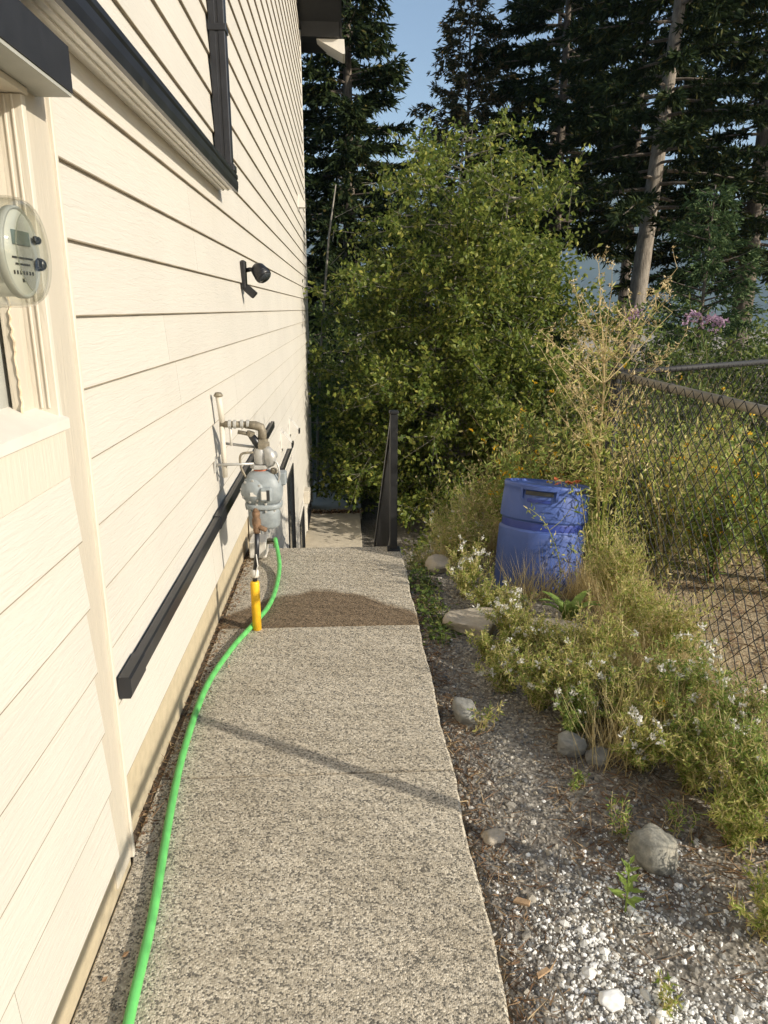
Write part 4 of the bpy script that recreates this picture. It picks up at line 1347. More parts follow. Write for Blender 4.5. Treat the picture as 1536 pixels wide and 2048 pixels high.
n = 14000
y = rng.uniform(0.8, 4.6, n) ** 1.0
x = 0.385 + np.abs(rng.normal(0, 0.42, n))
k = x < 1.6
x, y = x[k], y[k]
pebble_field(0, x, y, rng.gamma(2.4, 0.0013, len(x)) + 0.0013, "gravel", 'pebble', "mixed grey gravel scattered on soil along the path")
n = 17000
x = rng.normal(0.80, 0.19, n)
y = rng.normal(1.34, 0.30, n)
k = (x > 0.42) & (x < 1.35) & (y > 0.8) & (y < 2.25) & (rng.random(n) < 1.1 - 0.6 * np.abs(x - 0.78) / 0.5)
k &= (wob(x * 3.1 + 2, y * 3.4) + rng.normal(0, 0.35, n)) > -0.28
x, y = x[k], y[k]
pebble_field(0, x, y, rng.gamma(1.5, 0.0015, len(x)) + 0.0014, "white_gravel", 'pebble_white', "bright white crushed gravel patch in the soil")

# litter of brown needles and stalks
n = 6500
x = np.concatenate([0.385 + np.abs(rng.normal(0, 0.10, 2200)), rng.uniform(0.7, 1.7, 3000), rng.uniform(-0.70, -0.66, 500), rng.uniform(1.6, 4.0, 800)])
y = np.concatenate([rng.uniform(0.8, 4.4, 2200), rng.normal(2.05, 0.30, 3000), rng.uniform(1.9, 4.8, 500), rng.uniform(2, 5, 800)])
z = np.where(x < 0, -0.002, gz(x, y) + 0.006)
D = unit(rng.normal(size=(len(x), 3)) * [1, 1, 0.28])
tag(MB().blades(np.stack([x, y, z], -1), D, rng.uniform(0.02, 0.085, len(x)), rng.uniform(0.002, 0.006, len(x))).build("litter", 'litter'), "brown dead needles and stalks littering the soil", "litter", kind="stuff")
# dirt packed in the gap between path and wall
mb = MB()
ys = np.linspace(1.92, 4.95, 90)
w1 = -0.705
for q in range(len(ys) - 1):
    e0 = -0.672 + 0.012 * math.sin(ys[q] * 11) + rng.uniform(0, 0.012)
    mb.box(w1 - 0.01, min(e0, -0.683), ys[q], ys[q + 1], -0.03, -0.006 + rng.uniform(-0.004, 0.004))
tag(mb.build("dirt_strip", 'dirt'), "dark dirt packed between the path and the foundation", kind="structure")
mb = MB()
n = 700
x = -0.682 + np.abs(rng.normal(0, 0.03, n))
y = rng.uniform(1.9, 4.8, n)
mb.cards(np.stack([x, y, np.full(n, 0.002)], -1), unit(rng.normal(size=(n, 3)) * [1, 1, 0.15]), rng.uniform(0.006, 0.02, n), rng.uniform(0.004, 0.012, n))
tag(mb.build("leaf_crumbs", 'litter'), "brown leaf crumbs swept against the foundation", "leaf litter", kind="stuff")
for (x_, y_, s_) in ((-0.60, 1.53, 0.014), (-0.63, 1.46, 0.012)):
    P = np.array([[x_, y_, 0.004]])
    tag(MB().cards(P, np.array([[0.7, 0.6, 0.25]]), s_ * 1.6, s_).build("dead_leaf", 'litter', None, False), "curled brown dead leaf beside the hose near the wall" if s_ > 0.013 else "smaller dead leaf against the wall base near the hose", "leaf")


# straw and grass over the yard
def tufts(cx, cy, n_blade, spread, h0, h1, lean=0.35, w=0.004):
    k = len(cx)
    bx_ = np.repeat(cx, n_blade) + rng.normal(0, spread, k * n_blade)
    by_ = np.repeat(cy, n_blade) + rng.normal(0, spread, k * n_blade)
    P = np.stack([bx_, by_, gz(bx_, by_) - 0.005], -1)
    D = unit(np.stack([rng.normal(0, lean, len(bx_)), rng.normal(0, lean, len(bx_)), np.ones(len(bx_))], -1))
    return P, D, rng.uniform(h0, h1, len(bx_)), rng.uniform(0.6, 1.3, len(bx_)) * w


mb = MB()
n = 1500
cx, cy = rng.uniform(1.66, 6, n), rng.uniform(1.8, 8, n)
mb.blades(*tufts(cx, cy, 6, 0.03, 0.02, 0.11, 1.4, 0.005))
tag(mb.build("straw", 'straw'), "flattened pale straw covering the yard behind the fence", "straw", kind="stuff")
mb = MB()
cx = np.concatenate([rng.uniform(0.55, 1.0, 240), rng.uniform(0.95, 1.64, 620), rng.uniform(1.3, 1.66, 260)])
cy = np.concatenate([rng.uniform(4.6, 8.5, 240), rng.uniform(2.35, 4.2, 620), rng.uniform(2.6, 4.5, 260)])
k = (cx - BX) ** 2 + (cy - BY) ** 2 > 0.1
k &= ~((cx < 1.4) & (cx > 0.5) & (cy > 3.3) & (cy < 3.9))
mb.blades(*tufts(cx[k], cy[k], 9, 0.035, 0.10, 0.38, 0.42, 0.0045))
cx, cy = rng.uniform(0.5, 1.5, 420), rng.uniform(4.75, 7.4, 420)
mb.blades(*tufts(cx, cy, 10, 0.05, 0.15, 0.46, 0.40, 0.006))
tag(mb.build("dry_grass", 'straw'), "tall dry straw-coloured grass along the fence and path end", "grass", kind="stuff")
mb = MB()
n = 900
cx = rng.uniform(0.5, 4.5, n)
cy = rng.uniform(5.4, 11.5, n)
k = (cx > 1.5) | (cy < 7.6)
cx, cy = cx[k], cy[k]
mb.blades(*tufts(cx, cy, 8, 0.06, 0.12, 0.42, 0.4, 0.008))
tag(mb.build("meadow_grass", 'grass'), "yellow-green rough grass on the slope beside the steps", "grass", kind="stuff")


# ------------------------------------------------------------------ weeds: each plant a thing
def weed(name, label, cat, x, y, h, nst, spread, leafmat='grass', stemmat='drystem', leaf=(0.035, 0.010, 16), flower=None, group=None, bend=0.35, branch=4, tilt=(0, 0), base=None):
    """bushy many-stemmed plant: stems (with side shoots), leaves, flower heads"""
    z0 = float(gz(x, y)) if base is None else base
    t = thing(name, label, cat, (x, y, z0), group)
    st, lf = MB(), MB()
    tips = []
    lp, ld = [], []
    for q in range(nst):
        az = rng.uniform(0, 6.283)
        hh = h * rng.uniform(0.6, 1.05)
        out = spread * rng.uniform(0.2, 1.0)
        s = np.linspace(0, 1, 6)
        px_ = x + rng.normal(0, 0.02) + (np.cos(az) * out + tilt[0]) * s ** 1.5 + rng.normal(0, 0.006, 6)
        py_ = y + rng.normal(0, 0.02) + (np.sin(az) * out + tilt[1]) * s ** 1.5 + rng.normal(0, 0.006, 6)
        pz_ = z0 - 0.01 + hh * s * (1 - bend * 0.25 * s)
        P = np.stack([px_, py_, pz_], -1)
        st.tube(P, np.linspace(0.0028, 0.0009, 6) * (0.7 + h * 0.7), 3, False)
        tips.append(P[-1])
        segs = [P]
        for b in range(branch):
            k = rng.integers(2, 6)
            o_ = P[k]
            d_ = unit(np.array([rng.normal(0, 1), rng.normal(0, 1), rng.uniform(0.5, 1.4)]))
            l_ = hh * rng.uniform(0.15, 0.34)
            Q = np.stack([o_, o_ + d_ * l_ * 0.5 + [0, 0, 0.0], o_ + d_ * l_ + [0, 0, l_ * 0.2]])
            st.tube(Q, [0.0013, 0.001, 0.0006], 3, False)
            segs.append(Q)
            tips.append(Q[-1])
        for sg in segs:
            m_ = leaf[2] if len(sg) > 3 else max(2, leaf[2] // 3)
            tt = rng.uniform(0.05, 1, m_) * (len(sg) - 1)
            i0 = np.minimum(tt.astype(int), len(sg) - 2)
            fr = (tt - i0)[:, None]
            lp.append(sg[i0] * (1 - fr) + sg[i0 + 1] * fr)
            ld.append(unit(rng.normal(size=(m_, 3)) + [0, 0, 0.5]))
    st.build("stems", stemmat, t)["kind"] = "stuff"
    lp, ld = np.concatenate(lp), np.concatenate(ld)
    lf.cards(lp, ld, leaf[0] * rng.uniform(0.6, 1.3, len(lp)), leaf[1] * rng.uniform(0.7, 1.3, len(lp)))
    lf.build("leaves", leafmat, t)["kind"] = "stuff"
    if flower:
        mat, fs, frac, per = flower
        tp = np.array(tips)
        tp = tp[rng.random(len(tp)) < frac]
        if len(tp):
            P = np.repeat(tp, per, axis=0) + rng.normal(0, fs * 0.32, (len(tp) * per, 3))
            fb = MB()
            fb.cards(P, unit(rng.normal(size=P.shape) + [0, 0, 0.6]), fs * rng.uniform(0.7, 1.2, len(P)), fs * 0.7)
            fb.build("flowers", mat, t)["kind"] = "stuff"
    return t


W = ('whitefl', 0.017, 0.09, 12)
Wy = ('yellowfl', 0.018, 0.10, 3)
G1 = "weeds in the bed along the fence"
specs = [
    ("white-flowered weed clump right in front of the blue barrel", 1.00, 3.78, 0.15, 16, 0.12, 'green', W),
    ("thin white-flowered weeds at the barrel's lower corner by the flat stones", 0.80, 3.86, 0.18, 13, 0.13, 'grass', W),
    ("bushy green weed spilling over the flat round-edged stone", 0.84, 3.50, 0.22, 15, 0.13, 'grass', W),
    ("low yellow-green weed hanging over the long stone ledge", 0.93, 3.18, 0.22, 15, 0.13, 'grass', ('whitefl', 0.015, 0.05, 10)),
    ("weed clump with scattered white puffs in front of the stone ledge", 0.83, 2.82, 0.24, 17, 0.14, 'grass', W),
    ("dense green weed behind the grey-green stone", 0.98, 2.75, 0.27, 18, 0.15, 'grass', ('whitefl', 0.015, 0.05, 10)),
    ("feathery dry-tipped weed between the stone ledge and the fence", 1.20, 3.10, 0.34, 20, 0.17, 'grass', None),
    ("straw-toned bushy weed at the fence foot beside the strap-leaved plant", 1.46, 3.38, 0.36, 18, 0.13, 'grass', None),
    ("weed with one bright yellow bloom above the brown litter", 1.16, 2.58, 0.26, 15, 0.14, 'grass', ('yellowfl', 0.016, 0.02, 9)),
    ("white-puffed weed leaning on the fence mesh", 1.40, 2.70, 0.34, 18, 0.16, 'green', ('whitefl', 0.018, 0.10, 12)),
    ("lower white-flowered weed below the leaning one at the fence", 1.34, 2.36, 0.26, 14, 0.14, 'green', ('whitefl', 0.017, 0.08, 12)),
    ("yellow-green weed rooted under the fence near the picture edge", 1.46, 2.12, 0.30, 14, 0.15, 'green', None),
    ("tall stringy weed in the dark soil right of the granite rock", 1.25, 1.92, 0.22, 10, 0.12, 'grass', None),
    ("stringy green weed in the bottom corner by the fence", 1.17, 1.60, 0.20, 11, 0.13, 'grass', None),
    ("rust-tinged low weed at the frame edge below the fence", 1.30, 1.70, 0.16, 10, 0.10, 'green', None),
    ("small yellow-leaved sprout by the upright grey stone", 0.56, 2.66, 0.15, 8, 0.06, 'grass', None),
    ("tiny yellow-green sprout on bare gravel under the grey-green stone", 0.82, 2.24, 0.07, 6, 0.03, 'green', None),
    ("slim pale weed standing behind the granite rock", 0.90, 2.00, 0.15, 6, 0.04, 'green', None),
    ("spindly weed growing through the white gravel", 0.79, 1.40, 0.07, 6, 0.05, 'grass', None),
    ("upright slim sprig just right of the granite rock", 1.07, 1.98, 0.14, 5, 0.03, 'green', None),
]
for (lab, x, y, h, ns, sp, lm, fl) in specs:
    weed("weed", lab, "weed", x, y, h, int(ns * (1.7 if h > 0.17 else 1)), sp * 1.1, lm, 'drystem', (0.024, 0.0055, 34 if h > 0.17 else 12), fl, G1, branch=9 if h > 0.17 else 2)
# tall dry weeds beside the end of the path
more = [
    ("feathery straw weed filling the gap left of the stone ledge", 0.90, 3.36, 0.20, 14, 0.12, 'grass', None),
    ("low pale weed just in front of the long stone ledge", 1.06, 3.12, 0.20, 16, 0.13, 'grass', W),
    ("yellowish weed in the middle of the bed under the stone ledge", 1.08, 2.92, 0.26, 16, 0.15, 'grass', None),
    ("fine dry weed against the mesh midway along the fence", 1.50, 3.05, 0.42, 18, 0.15, 'grass', None),
    ("dry straw weed against the mesh right of the barrel", 1.50, 3.75, 0.50, 20, 0.16, 'grass', None),
    ("sunlit yellow-green weed at the front edge of the bed", 1.10, 2.72, 0.24, 16, 0.14, 'green', W),
    ("bright weed low by the mesh with white puffs beside it", 1.52, 2.45, 0.30, 15, 0.13, 'green', ('whitefl', 0.017, 0.10, 12)),
    ("wispy weed near the rounded stone left of the barrel", 0.72, 4.12, 0.30, 16, 0.13, 'grass', W),
]
more += [
    ("straggly green weed just right of the small dark stone", 1.10, 2.36, 0.20, 14, 0.13, 'grass', W),
    ("russet-footed weed spreading above the dark litter", 1.24, 2.22, 0.24, 15, 0.14, 'grass', None),
    ("fresh green weed under the mesh above the frame-edge weeds", 1.44, 1.95, 0.26, 15, 0.14, 'green', W),
    ("weed drooping over the grey-green stone", 0.93, 2.62, 0.20, 14, 0.12, 'green', W),
    ("pale weed trailing toward the upright grey stone", 0.72, 2.98, 0.18, 13, 0.11, 'grass', W),
    ("scrubby weed left of the white-puffed clump", 0.70, 3.25, 0.16, 12, 0.10, 'grass', None),
    ("dense weed under the mesh at the corner of the frame", 1.30, 2.05, 0.24, 14, 0.13, 'grass', None),
]
for (lab, x, y, h, ns, sp, lm, fl) in more:
    weed("weed", lab, "weed", x, y, h, int(ns * 1.7), sp * 1.1, lm, 'drystem', (0.024, 0.0055, 34), fl, G1, branch=9)
labs = ["tall dry weed nearest the path corner, left of the barrel", "dry seed-headed weed just left of the barrel", "brown-topped weed behind the barrel's left shoulder",
        "straw weed on the slope beside the railing post", "yellow-green weed beyond the railing on the slope", "dry weed thicket between the railing and the barrel",
        "pale feathery weed at the top of the slope behind the pale stones", "dull green weed down the slope near the lower path", "sunlit weed bush beside the lower path edge", "far weed clump below the broad-leaved tree"]
pos = [(0.60, 4.95, 0.38), (0.84, 4.60, 0.50), (0.95, 5.15, 0.66), (0.62, 5.55, 0.48), (0.62, 6.4, 0.55), (0.85, 5.6, 0.65), (0.74, 4.78, 0.38), (0.95, 7.3, 0.40), (1.45, 8.6, 0.40), (1.5, 6.6, 0.7)]
for lab, (x, y, h) in zip(labs, pos):
    weed("dry_weed", lab, "weed", x, y, h, 22, 0.20, 'grass', 'drystem', (0.032, 0.009, 18), ('straw', 0.014, 0.5, 5), "tall dry weeds beyond the path end", branch=5)

# dark green broad-leaved creeper against the slab edge
t = thing("ground_creeper", "dark green round-leaved creeper against the slab edge", "weed", (0.47, 3.9, -0.08))
mb = MB()
n = 420
x = rng.normal(0.475, 0.05, n)
y = rng.uniform(3.45, 4.55, n)
x = np.maximum(x, 0.395)
mb.cards(np.stack([x, y, gz(x, y) + rng.uniform(0.0, 0.07, n)], -1), unit(rng.normal(size=(n, 3)) * [1, 1, 0.4]), rng.uniform(0.02, 0.04, n), rng.uniform(0.018, 0.032, n), nrm=np.tile([0, 0, 1.0], (n, 1)) + rng.normal(0, 0.4, (n, 3)))
mb.build("leaves", 'shrub', t)
mb = MB()
for q in range(20):
    a_ = rng.uniform(3.5, 4.5)
    P = np.stack([0.43 + rng.uniform(0, 0.1) + np.linspace(0, 0.05, 5) * rng.normal(), a_ + np.linspace(-0.15, 0.15, 5), gz(0.5, a_) + 0.01 + np.array([0, 0.02, 0.03, 0.02, 0])], -1)
    mb.tube(P, 0.0016, 3, False)
mb.build("stems", 'grass', t)

# strap-leaved plant by the barrel
t = thing("strap_leaved_plant", "plant with broad green strap leaves in front of the barrel", "plant", (1.20, 3.62, -0.05))
for k in range(11):
    az = k * 0.62 + rng.uniform(-0.2, 0.2)
    L = rng.uniform(0.24, 0.40)
    s = np.linspace(0, 1, 7)
    rr = L * (0.12 * s + 0.42 * s ** 2)
    zz = L * (1.0 * s - 0.45 * s ** 2.2) - 0.03
    cx, cy = 1.20 + np.cos(az) * rr, 3.62 + np.sin(az) * rr * 0.8
    wd = 0.026 * np.sin(np.pi * np.clip(s * 0.9 + 0.1, 0, 1)) ** 0.6 + 0.001
    sd_ = np.array([-math.sin(az), math.cos(az), 0])
    C = np.stack([cx, cy, zz - 0.05], -1)
    V = np.concatenate([C + sd_ * wd[:, None], C + [0, 0, -0.006], C - sd_ * wd[:, None]])
    F = []
    for q in range(6):
        F += [(q, q + 1, 7 + q + 1, 7 + q), (7 + q, 7 + q + 1, 14 + q + 1, 14 + q)]
    MB().add(V, F).build("leaf", 'strap', t, True)

# small leafy green plant in the white gravel
t = thing("leafy_plant", "small leafy green plant growing in the white gravel before the granite rock", "plant", (0.80, 1.70, -0.08))
mb = MB()
mb.tube([(0.80, 1.70, -0.09), (0.803, 1.705, 0.0), (0.80, 1.71, 0.07)], 0.003, 5)
mb.build("stem", 'green', t)
for k in range(17):
    az = k * 2.4
    zz = -0.06 + 0.14 * k / 17
    L = 0.062 * (1 - 0.5 * k / 17)
    D = unit(np.array([[math.cos(az), math.sin(az), 0.15 + k * 0.04]]))
    MB().cards(np.array([[0.80, 1.705, zz]]), D, L, L * 0.42, nrm=np.array([[0, 0, 1.0]]), wide=0.5).build("leaf", 'green', t)

# tall dry prickly weed between barrel and fence
t = thing("tall_dry_weed", "tall branching straw-coloured weed standing between barrel and fence", "weed", (1.56, 4.22, -0.12))
st = MB()
x0, y0 = 1.56, 4.22
s = np.linspace(0, 1, 14)
main = np.stack([x0 - 0.05 * s + 0.01 * np.sin(s * 9), y0 + 0.05 * s + 0.01 * np.cos(s * 7), -0.12 + 1.55 * s], -1)
st.tube(main, np.linspace(0.010, 0.004, 14), 7)
lp, ld, fp = [], [], []
for k in range(40):
    f_ = rng.uniform(0.42, 1.0)
    i0 = int(f_ * 12.99)
    o_ = main[i0]
    az = rng.uniform(0, 6.283)
    L = rng.uniform(0.22, 0.55) * (1.15 - 0.35 * abs(f_ - 0.75))
    q = np.linspace(0, 1, 6)
    el = rng.uniform(0.6, 1.25)
    P = o_ + np.stack([np.cos(az) * L * q * math.cos(el) * 1.25, np.sin(az) * L * q * math.cos(el) * 0.9, L * (q * math.sin(el) + 0.1 * q * q)], -1) + rng.normal(0, 0.006, (6, 3)) * q[:, None]
    st.tube(P, np.linspace(0.0034, 0.0012, 6), 4, False)
    for b in range(9):
        j = rng.integers(2, 6)
        d_ = unit(rng.normal(size=3) * [1, 1, 0.5] + [0, 0, 0.7])
        l2 = rng.uniform(0.04, 0.13)
        Q = np.stack([P[j], P[j] + d_ * l2 * 0.6, P[j] + d_ * l2 + [0, 0, 0.01]])
        st.tube(Q, [0.0016, 0.0012, 0.0008], 3, False)
        for e in (Q[1], Q[2], Q[2]):
            fp.append(e + rng.normal(0, 0.008, 3))
    lp.append(P[1:5])
st.build("stems", 'drystem', t)
fp = np.array(fp)
MB().cards(np.repeat(fp, 3, axis=0), unit(rng.normal(size=(len(fp) * 3, 3)) + [0, 0, 0.4]), rng.uniform(0.012, 0.024, len(fp) * 3), 0.007).build("seed_heads", 'drystem', t)
lp = np.concatenate(lp)
n = len(lp) * 3
MB().cards(np.repeat(lp, 3, axis=0), unit(rng.normal(size=(n, 3))), rng.uniform(0.03, 0.06, n), 0.010).build("leaves", 'grass', t)
# leafy lower half
mb = MB()
n = 1500
P = np.stack([x0 + rng.normal(0, 0.13, n), y0 + rng.normal(0, 0.10, n), rng.uniform(-0.1, 0.95, n)], -1)
mb.cards(P, unit(rng.normal(size=(n, 3)) + [0, 0, 0.4]), rng.uniform(0.03, 0.07, n), rng.uniform(0.008, 0.016, n))
mb.build("lower_leaves", 'grass', t)
st = MB()
for q in range(26):
    az = rng.uniform(0, 6.28)
    sp = rng.uniform(0.05, 0.22)
    hh = rng.uniform(0.5, 1.1)
    k_ = np.linspace(0, 1, 5)
    st.tube(np.stack([x0 + np.cos(az) * sp * k_, y0 + np.sin(az) * sp * k_, -0.12 + hh * k_], -1), np.linspace(0.004, 0.0015, 5), 4, False)
st.build("side_shoots", 'grass', t)
# thin stem arching across the barrel
t = thing("arching_weed", "thin weed stem arching in front of the blue barrel", "weed", (1.22, 3.95, -0.1))
st, lf = MB(), MB()
mainp = spline([(1.24, 3.93, -0.1), (1.235, 3.93, 0.15), (1.19, 3.93, 0.32), (1.12, 3.95, 0.45), (1.04, 3.96, 0.52)], 4)
st.tube(mainp, np.linspace(0.0032, 0.0014, len(mainp)), 5)
st.tube([mainp[10], mainp[10] + [0.06, 0, 0.05], mainp[10] + [0.12, 0, 0.13]], [0.002, 0.0016, 0.001], 4)
st.tube([mainp[5], mainp[5] + [0.07, 0, 0.06], mainp[5] + [0.10, 0.0, 0.17]], [0.002, 0.0016, 0.001], 4)
st.build("stem", 'grass', t)
q = mainp[rng.integers(2, len(mainp), 60)] + rng.normal(0, 0.018, (60, 3))
lf.cards(q, unit(rng.normal(size=(60, 3))), rng.uniform(0.015, 0.035, 60), 0.009)
lf.build("leaves", 'grass', t)

# flowering weeds behind the fence
for lab, (x, y, h) in zip(["bushy yellow-green weed right beside the railing post", "low green weed a step down the slope from the railing post", "straw-tipped weed midway between railing post and barrel", "sprawling weed on the slope behind the pale stones", "yellowish weed far down the bank beside the railing"],
                          [(0.62, 5.25, 0.36), (0.70, 5.9, 0.40), (1.0, 5.5, 0.5), (0.85, 5.0, 0.36), (0.95, 6.6, 0.5)]):
    weed("weed", lab, "weed", x, y, h, 30, 0.22, 'grass', 'drystem', (0.032, 0.008, 30), W, "tall dry weeds beyond the path end", branch=7)
labs = ["yellow-flowered weed immediately behind the fence rail", "goldenrod-like weed right of the tall dry weed", "yellow-topped weed bush low behind the mesh", "green weed thicket behind the fence corner",
        "brown-stalked weed clump behind the mesh at the frame edge", "yellow-flowered weed far right behind the mesh", "weed bush with orange-yellow tops behind the barrel", "dark green weed bush behind the fence corner post",
        "olive weed bush under the far fence rail", "tangled weed bush beyond the far fence section", "tall weed with yellow tufts left behind the tall dry weed", "ochre-tipped weed behind the barrel's lid",
        "low olive weeds at the foot of the far fence", "shaded weed mass beneath the fence corner", "weed bush with rusty stalks behind the near fence rail", "pale yellow weed between barrel and fence corner"]
pos = [(2.05, 4.35, 1.0), (1.95, 5.0, 1.15), (2.35, 4.3, 0.8), (2.1, 5.3, 1.1), (2.75, 4.3, 0.95), (3.0, 4.9, 0.95), (1.25, 5.3, 0.95), (1.75, 5.4, 1.05), (2.75, 5.7, 1.1), (3.4, 6.3, 1.3), (1.55, 5.6, 1.15), (1.2, 4.95, 0.7),
       (2.5, 4.85, 0.8), (2.1, 4.65, 0.85), (2.55, 3.9, 0.6), (1.52, 4.75, 0.9)]
for q, (lab, (x, y, h)) in enumerate(zip(labs, pos)):
    weed("flowering_weed", lab, "weed", x, y, h, 30, 0.30, 'grass' if q % 3 == 0 else ('shrub' if q % 3 == 1 else 'green'), 'drystem' if q % 4 == 0 else 'litter', (0.05, 0.014, 26), ('yellowfl', 0.022, 0.14 if q not in (3, 7, 8, 9, 12, 13) else 0.02, 6), "weeds behind the fence", branch=5)

# tangled undergrowth at the feet of the weeds behind the fence
mb = MB()
n = 9000
x = rng.uniform(1.68, 4.2, n)
y = 4.35 + (x - 1.65) * 0.30 + np.abs(rng.normal(0, 0.75, n)) - 0.25 * rng.random(n)
z = gz(x, y) + rng.uniform(0, 1, n) ** 1.6 * 0.55
mb.cards(np.stack([x, y, z], -1), unit(rng.normal(size=(n, 3)) + [0, 0, 0.5]), rng.uniform(0.03, 0.08, n), rng.uniform(0.006, 0.016, n))
tag(mb.build("undergrowth", 'grass'), "tangled low growth at the feet of the weeds behind the fence", "undergrowth", kind="stuff")
mb = MB()
n = 5000
x = rng.uniform(1.64, 3.6, n)
y = rng.uniform(2.0, 4.9, n)
mb.blades(np.stack([x, y, gz(x, y) + 0.004], -1), unit(rng.normal(size=(n, 3)) * [1, 1, 0.2] + [0, 0, 0.05]), rng.uniform(0.04, 0.16, n), rng.uniform(0.003, 0.008, n))
tag(mb.build("yard_litter", 'litter'), "brown stalks and leaf litter strewn on the straw yard behind the mesh", "litter", kind="stuff")

# butterfly bush with mauve spikes
t = weed("butterfly_bush", "bush with mauve flower spikes above the far fence rail", "bush", 3.2, 6.6, 1.75, 26, 0.55, 'shrub', 'litter', (0.09, 0.022, 30), None, None, branch=4)
mb = MB()
for (a_, b_, c_, l) in ((2.95, 6.4, 1.50, 0.16), (3.08, 6.35, 1.47, 0.14), (2.45, 6.4, 1.52, 0.10), (3.22, 6.4, 1.44, 0.12)):
    k = np.linspace(0, 1, 60)
    P = np.stack([a_ + l * k + rng.normal(0, 0.02, 60), b_ + rng.normal(0, 0.025, 60), c_ + 0.08 * np.sin(k * 2.4) + rng.normal(0, 0.018, 60)], -1)
    mb.cards(P, unit(rng.normal(size=(60, 3))), 0.035, 0.022)
mb.build("flower_spikes", 'purplefl', t)["kind"] = "stuff"


# ------------------------------------------------------------------ trees
def conifer(name, label, x, y, h, r, z_lo, nbr, mat, bark, lean=(0, 0), tr=0.16, up=0.1, droop=0.35, dens=1.0, zmaxfull=None, blade=(0.16, 0.035), curve=0.0, group="fir trees beyond the yard"):
    z0 = float(gz(x, y)) - 0.2
    t = thing(name, label, "tree", (x, y, z0), group)
    s = np.linspace(0, 1, 18)
    T = np.stack([x + lean[0] * s + curve * np.sin(s * 6), y + lean[1] * s, z0 + h * s], -1)
    MB().tube(T, np.maximum(tr * (1 - s) ** 0.8, 0.012), 12).build("trunk", bark, t, True)
    br, nd = MB(), MB()
    lo = (z_lo - z0) / h
    PP, DD = [], []
    for k in range(nbr):
        f = lo + (1 - lo) * (k + rng.random()) / nbr
        f = min(f, 0.985)
        o_ = T[0] + (T[-1] - T[0]) * f
        o_ = np.array([np.interp(f, s, T[:, 0]), np.interp(f, s, T[:, 1]), z0 + h * f])
        az = k * 2.399 + rng.normal(0, 0.4)
        rel = (f - lo) / (1 - lo)
        L = r * (1 - rel) ** 0.75 * rng.uniform(0.65, 1.12) + 0.15
        m_ = 7
        q = np.linspace(0, 1, m_)
        dz = L * (up * q - droop * q ** 2 * (1 - rel * 0.8) + 0.12 * q ** 4)
        P = o_ + np.stack([np.cos(az) * L * q, np.sin(az) * L * q, dz], -1)
        br.tube(P, np.linspace(0.028, 0.005, m_) * (0.5 + L / 3), 4, False)
        ntw = int(max(7, L * 22 * dens))
        tt = rng.uniform(0.12, 1, ntw) ** 0.8 * (m_ - 1)
        i0 = np.minimum(tt.astype(int), m_ - 2)
        fr = (tt - i0)[:, None]
        B = P[i0] * (1 - fr) + P[i0 + 1] * fr
        bd = np.array([np.cos(az), np.sin(az), 0])
        sdv = np.array([-np.sin(az), np.cos(az), 0])
        sg = rng.choice([-1, 1], ntw)[:, None]
        D = unit(bd * rng.uniform(0.4, 1.0, (ntw, 1)) + sdv * sg * rng.uniform(0.3, 1.0, (ntw, 1)) + np.array([0, 0, 1]) * rng.normal(-0.22, 0.25, (ntw, 1)))
        TL = rng.uniform(0.18, 0.5, ntw) * (0.55 + 0.45 * L / r)
        nb = 10
        u_ = rng.uniform(0.0, 1, (ntw, nb, 1))
        PP.append((B[:, None, :] + D[:, None, :] * TL[:, None, None] * u_ + np.array([0, 0, -0.18]) * (u_ ** 2) * TL[:, None, None]).reshape(-1, 3))
        DD.append(unit(np.repeat(D, nb, axis=0) + rng.normal(0, 0.45, (ntw * nb, 3)) + [0, 0, -0.12]))
    br.build("branches", 'bark', t)
    PP, DD = np.concatenate(PP), np.concatenate(DD)
    nd.cards(PP, DD, blade[0] * rng.uniform(0.6, 1.3, len(PP)), blade[1] * rng.uniform(0.7, 1.4, len(PP)), fold=0.05)
    nd.build("crown", mat, t)
    return t


conifer("fir_tree", "dark dense fir tree rising right behind the house corner", 0.15, 21, 15.5, 2.7, -1.0, 250, 'needles', 'bark', tr=0.26, dens=1.25, droop=0.25, blade=(0.19, 0.05))
conifer("fir_tree", "thin sparse fir with open upswept top against the sky", 4.4, 28, 15.6, 3.0, 2.5, 130, 'needles_brown', 'bark', tr=0.16, up=0.35, droop=0.2, dens=0.8, blade=(0.2, 0.05))
conifer("fir_tree", "tall dark fir with straight shaded trunk left of the pale trunk", 7.45, 27, 19, 4.4, 3.8, 115, 'needles', 'bark', tr=0.30, up=0.05, droop=0.30, dens=1.1, blade=(0.24, 0.06))
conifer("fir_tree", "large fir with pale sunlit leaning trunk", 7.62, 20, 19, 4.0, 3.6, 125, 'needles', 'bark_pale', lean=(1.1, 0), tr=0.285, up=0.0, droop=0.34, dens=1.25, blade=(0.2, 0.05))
conifer("fir_tree", "fir with brown trunk at the right frame edge", 11.9, 22, 18, 4.2, 2.6, 130, 'needles', 'bark', tr=0.36, up=0.0, droop=0.34, dens=1.25, blade=(0.2, 0.05))
conifer("fir_tree", "dark fir filling the gap behind the pale trunk", 12.0, 32, 20, 4.6, 5.5, 90, 'needles', 'bark', tr=0.3, droop=0.3, dens=0.8, blade=(0.28, 0.07))
conifer("fir_tree", "fir far back showing between the two dark trunks", 9.6, 36, 22, 4.2, 7.5, 80, 'needles', 'bark', tr=0.3, droop=0.3, dens=0.7, blade=(0.28, 0.07))
conifer("young_spruce", "young blue-green spruce among the shrubs right of the pale trunk", 7.75, 16, 6.2, 1.9, -2.0, 110, 'needles_light', 'bark', tr=0.08, up=0.3, droop=0.15, dens=1.3, blade=(0.12, 0.03), group="young conifers")


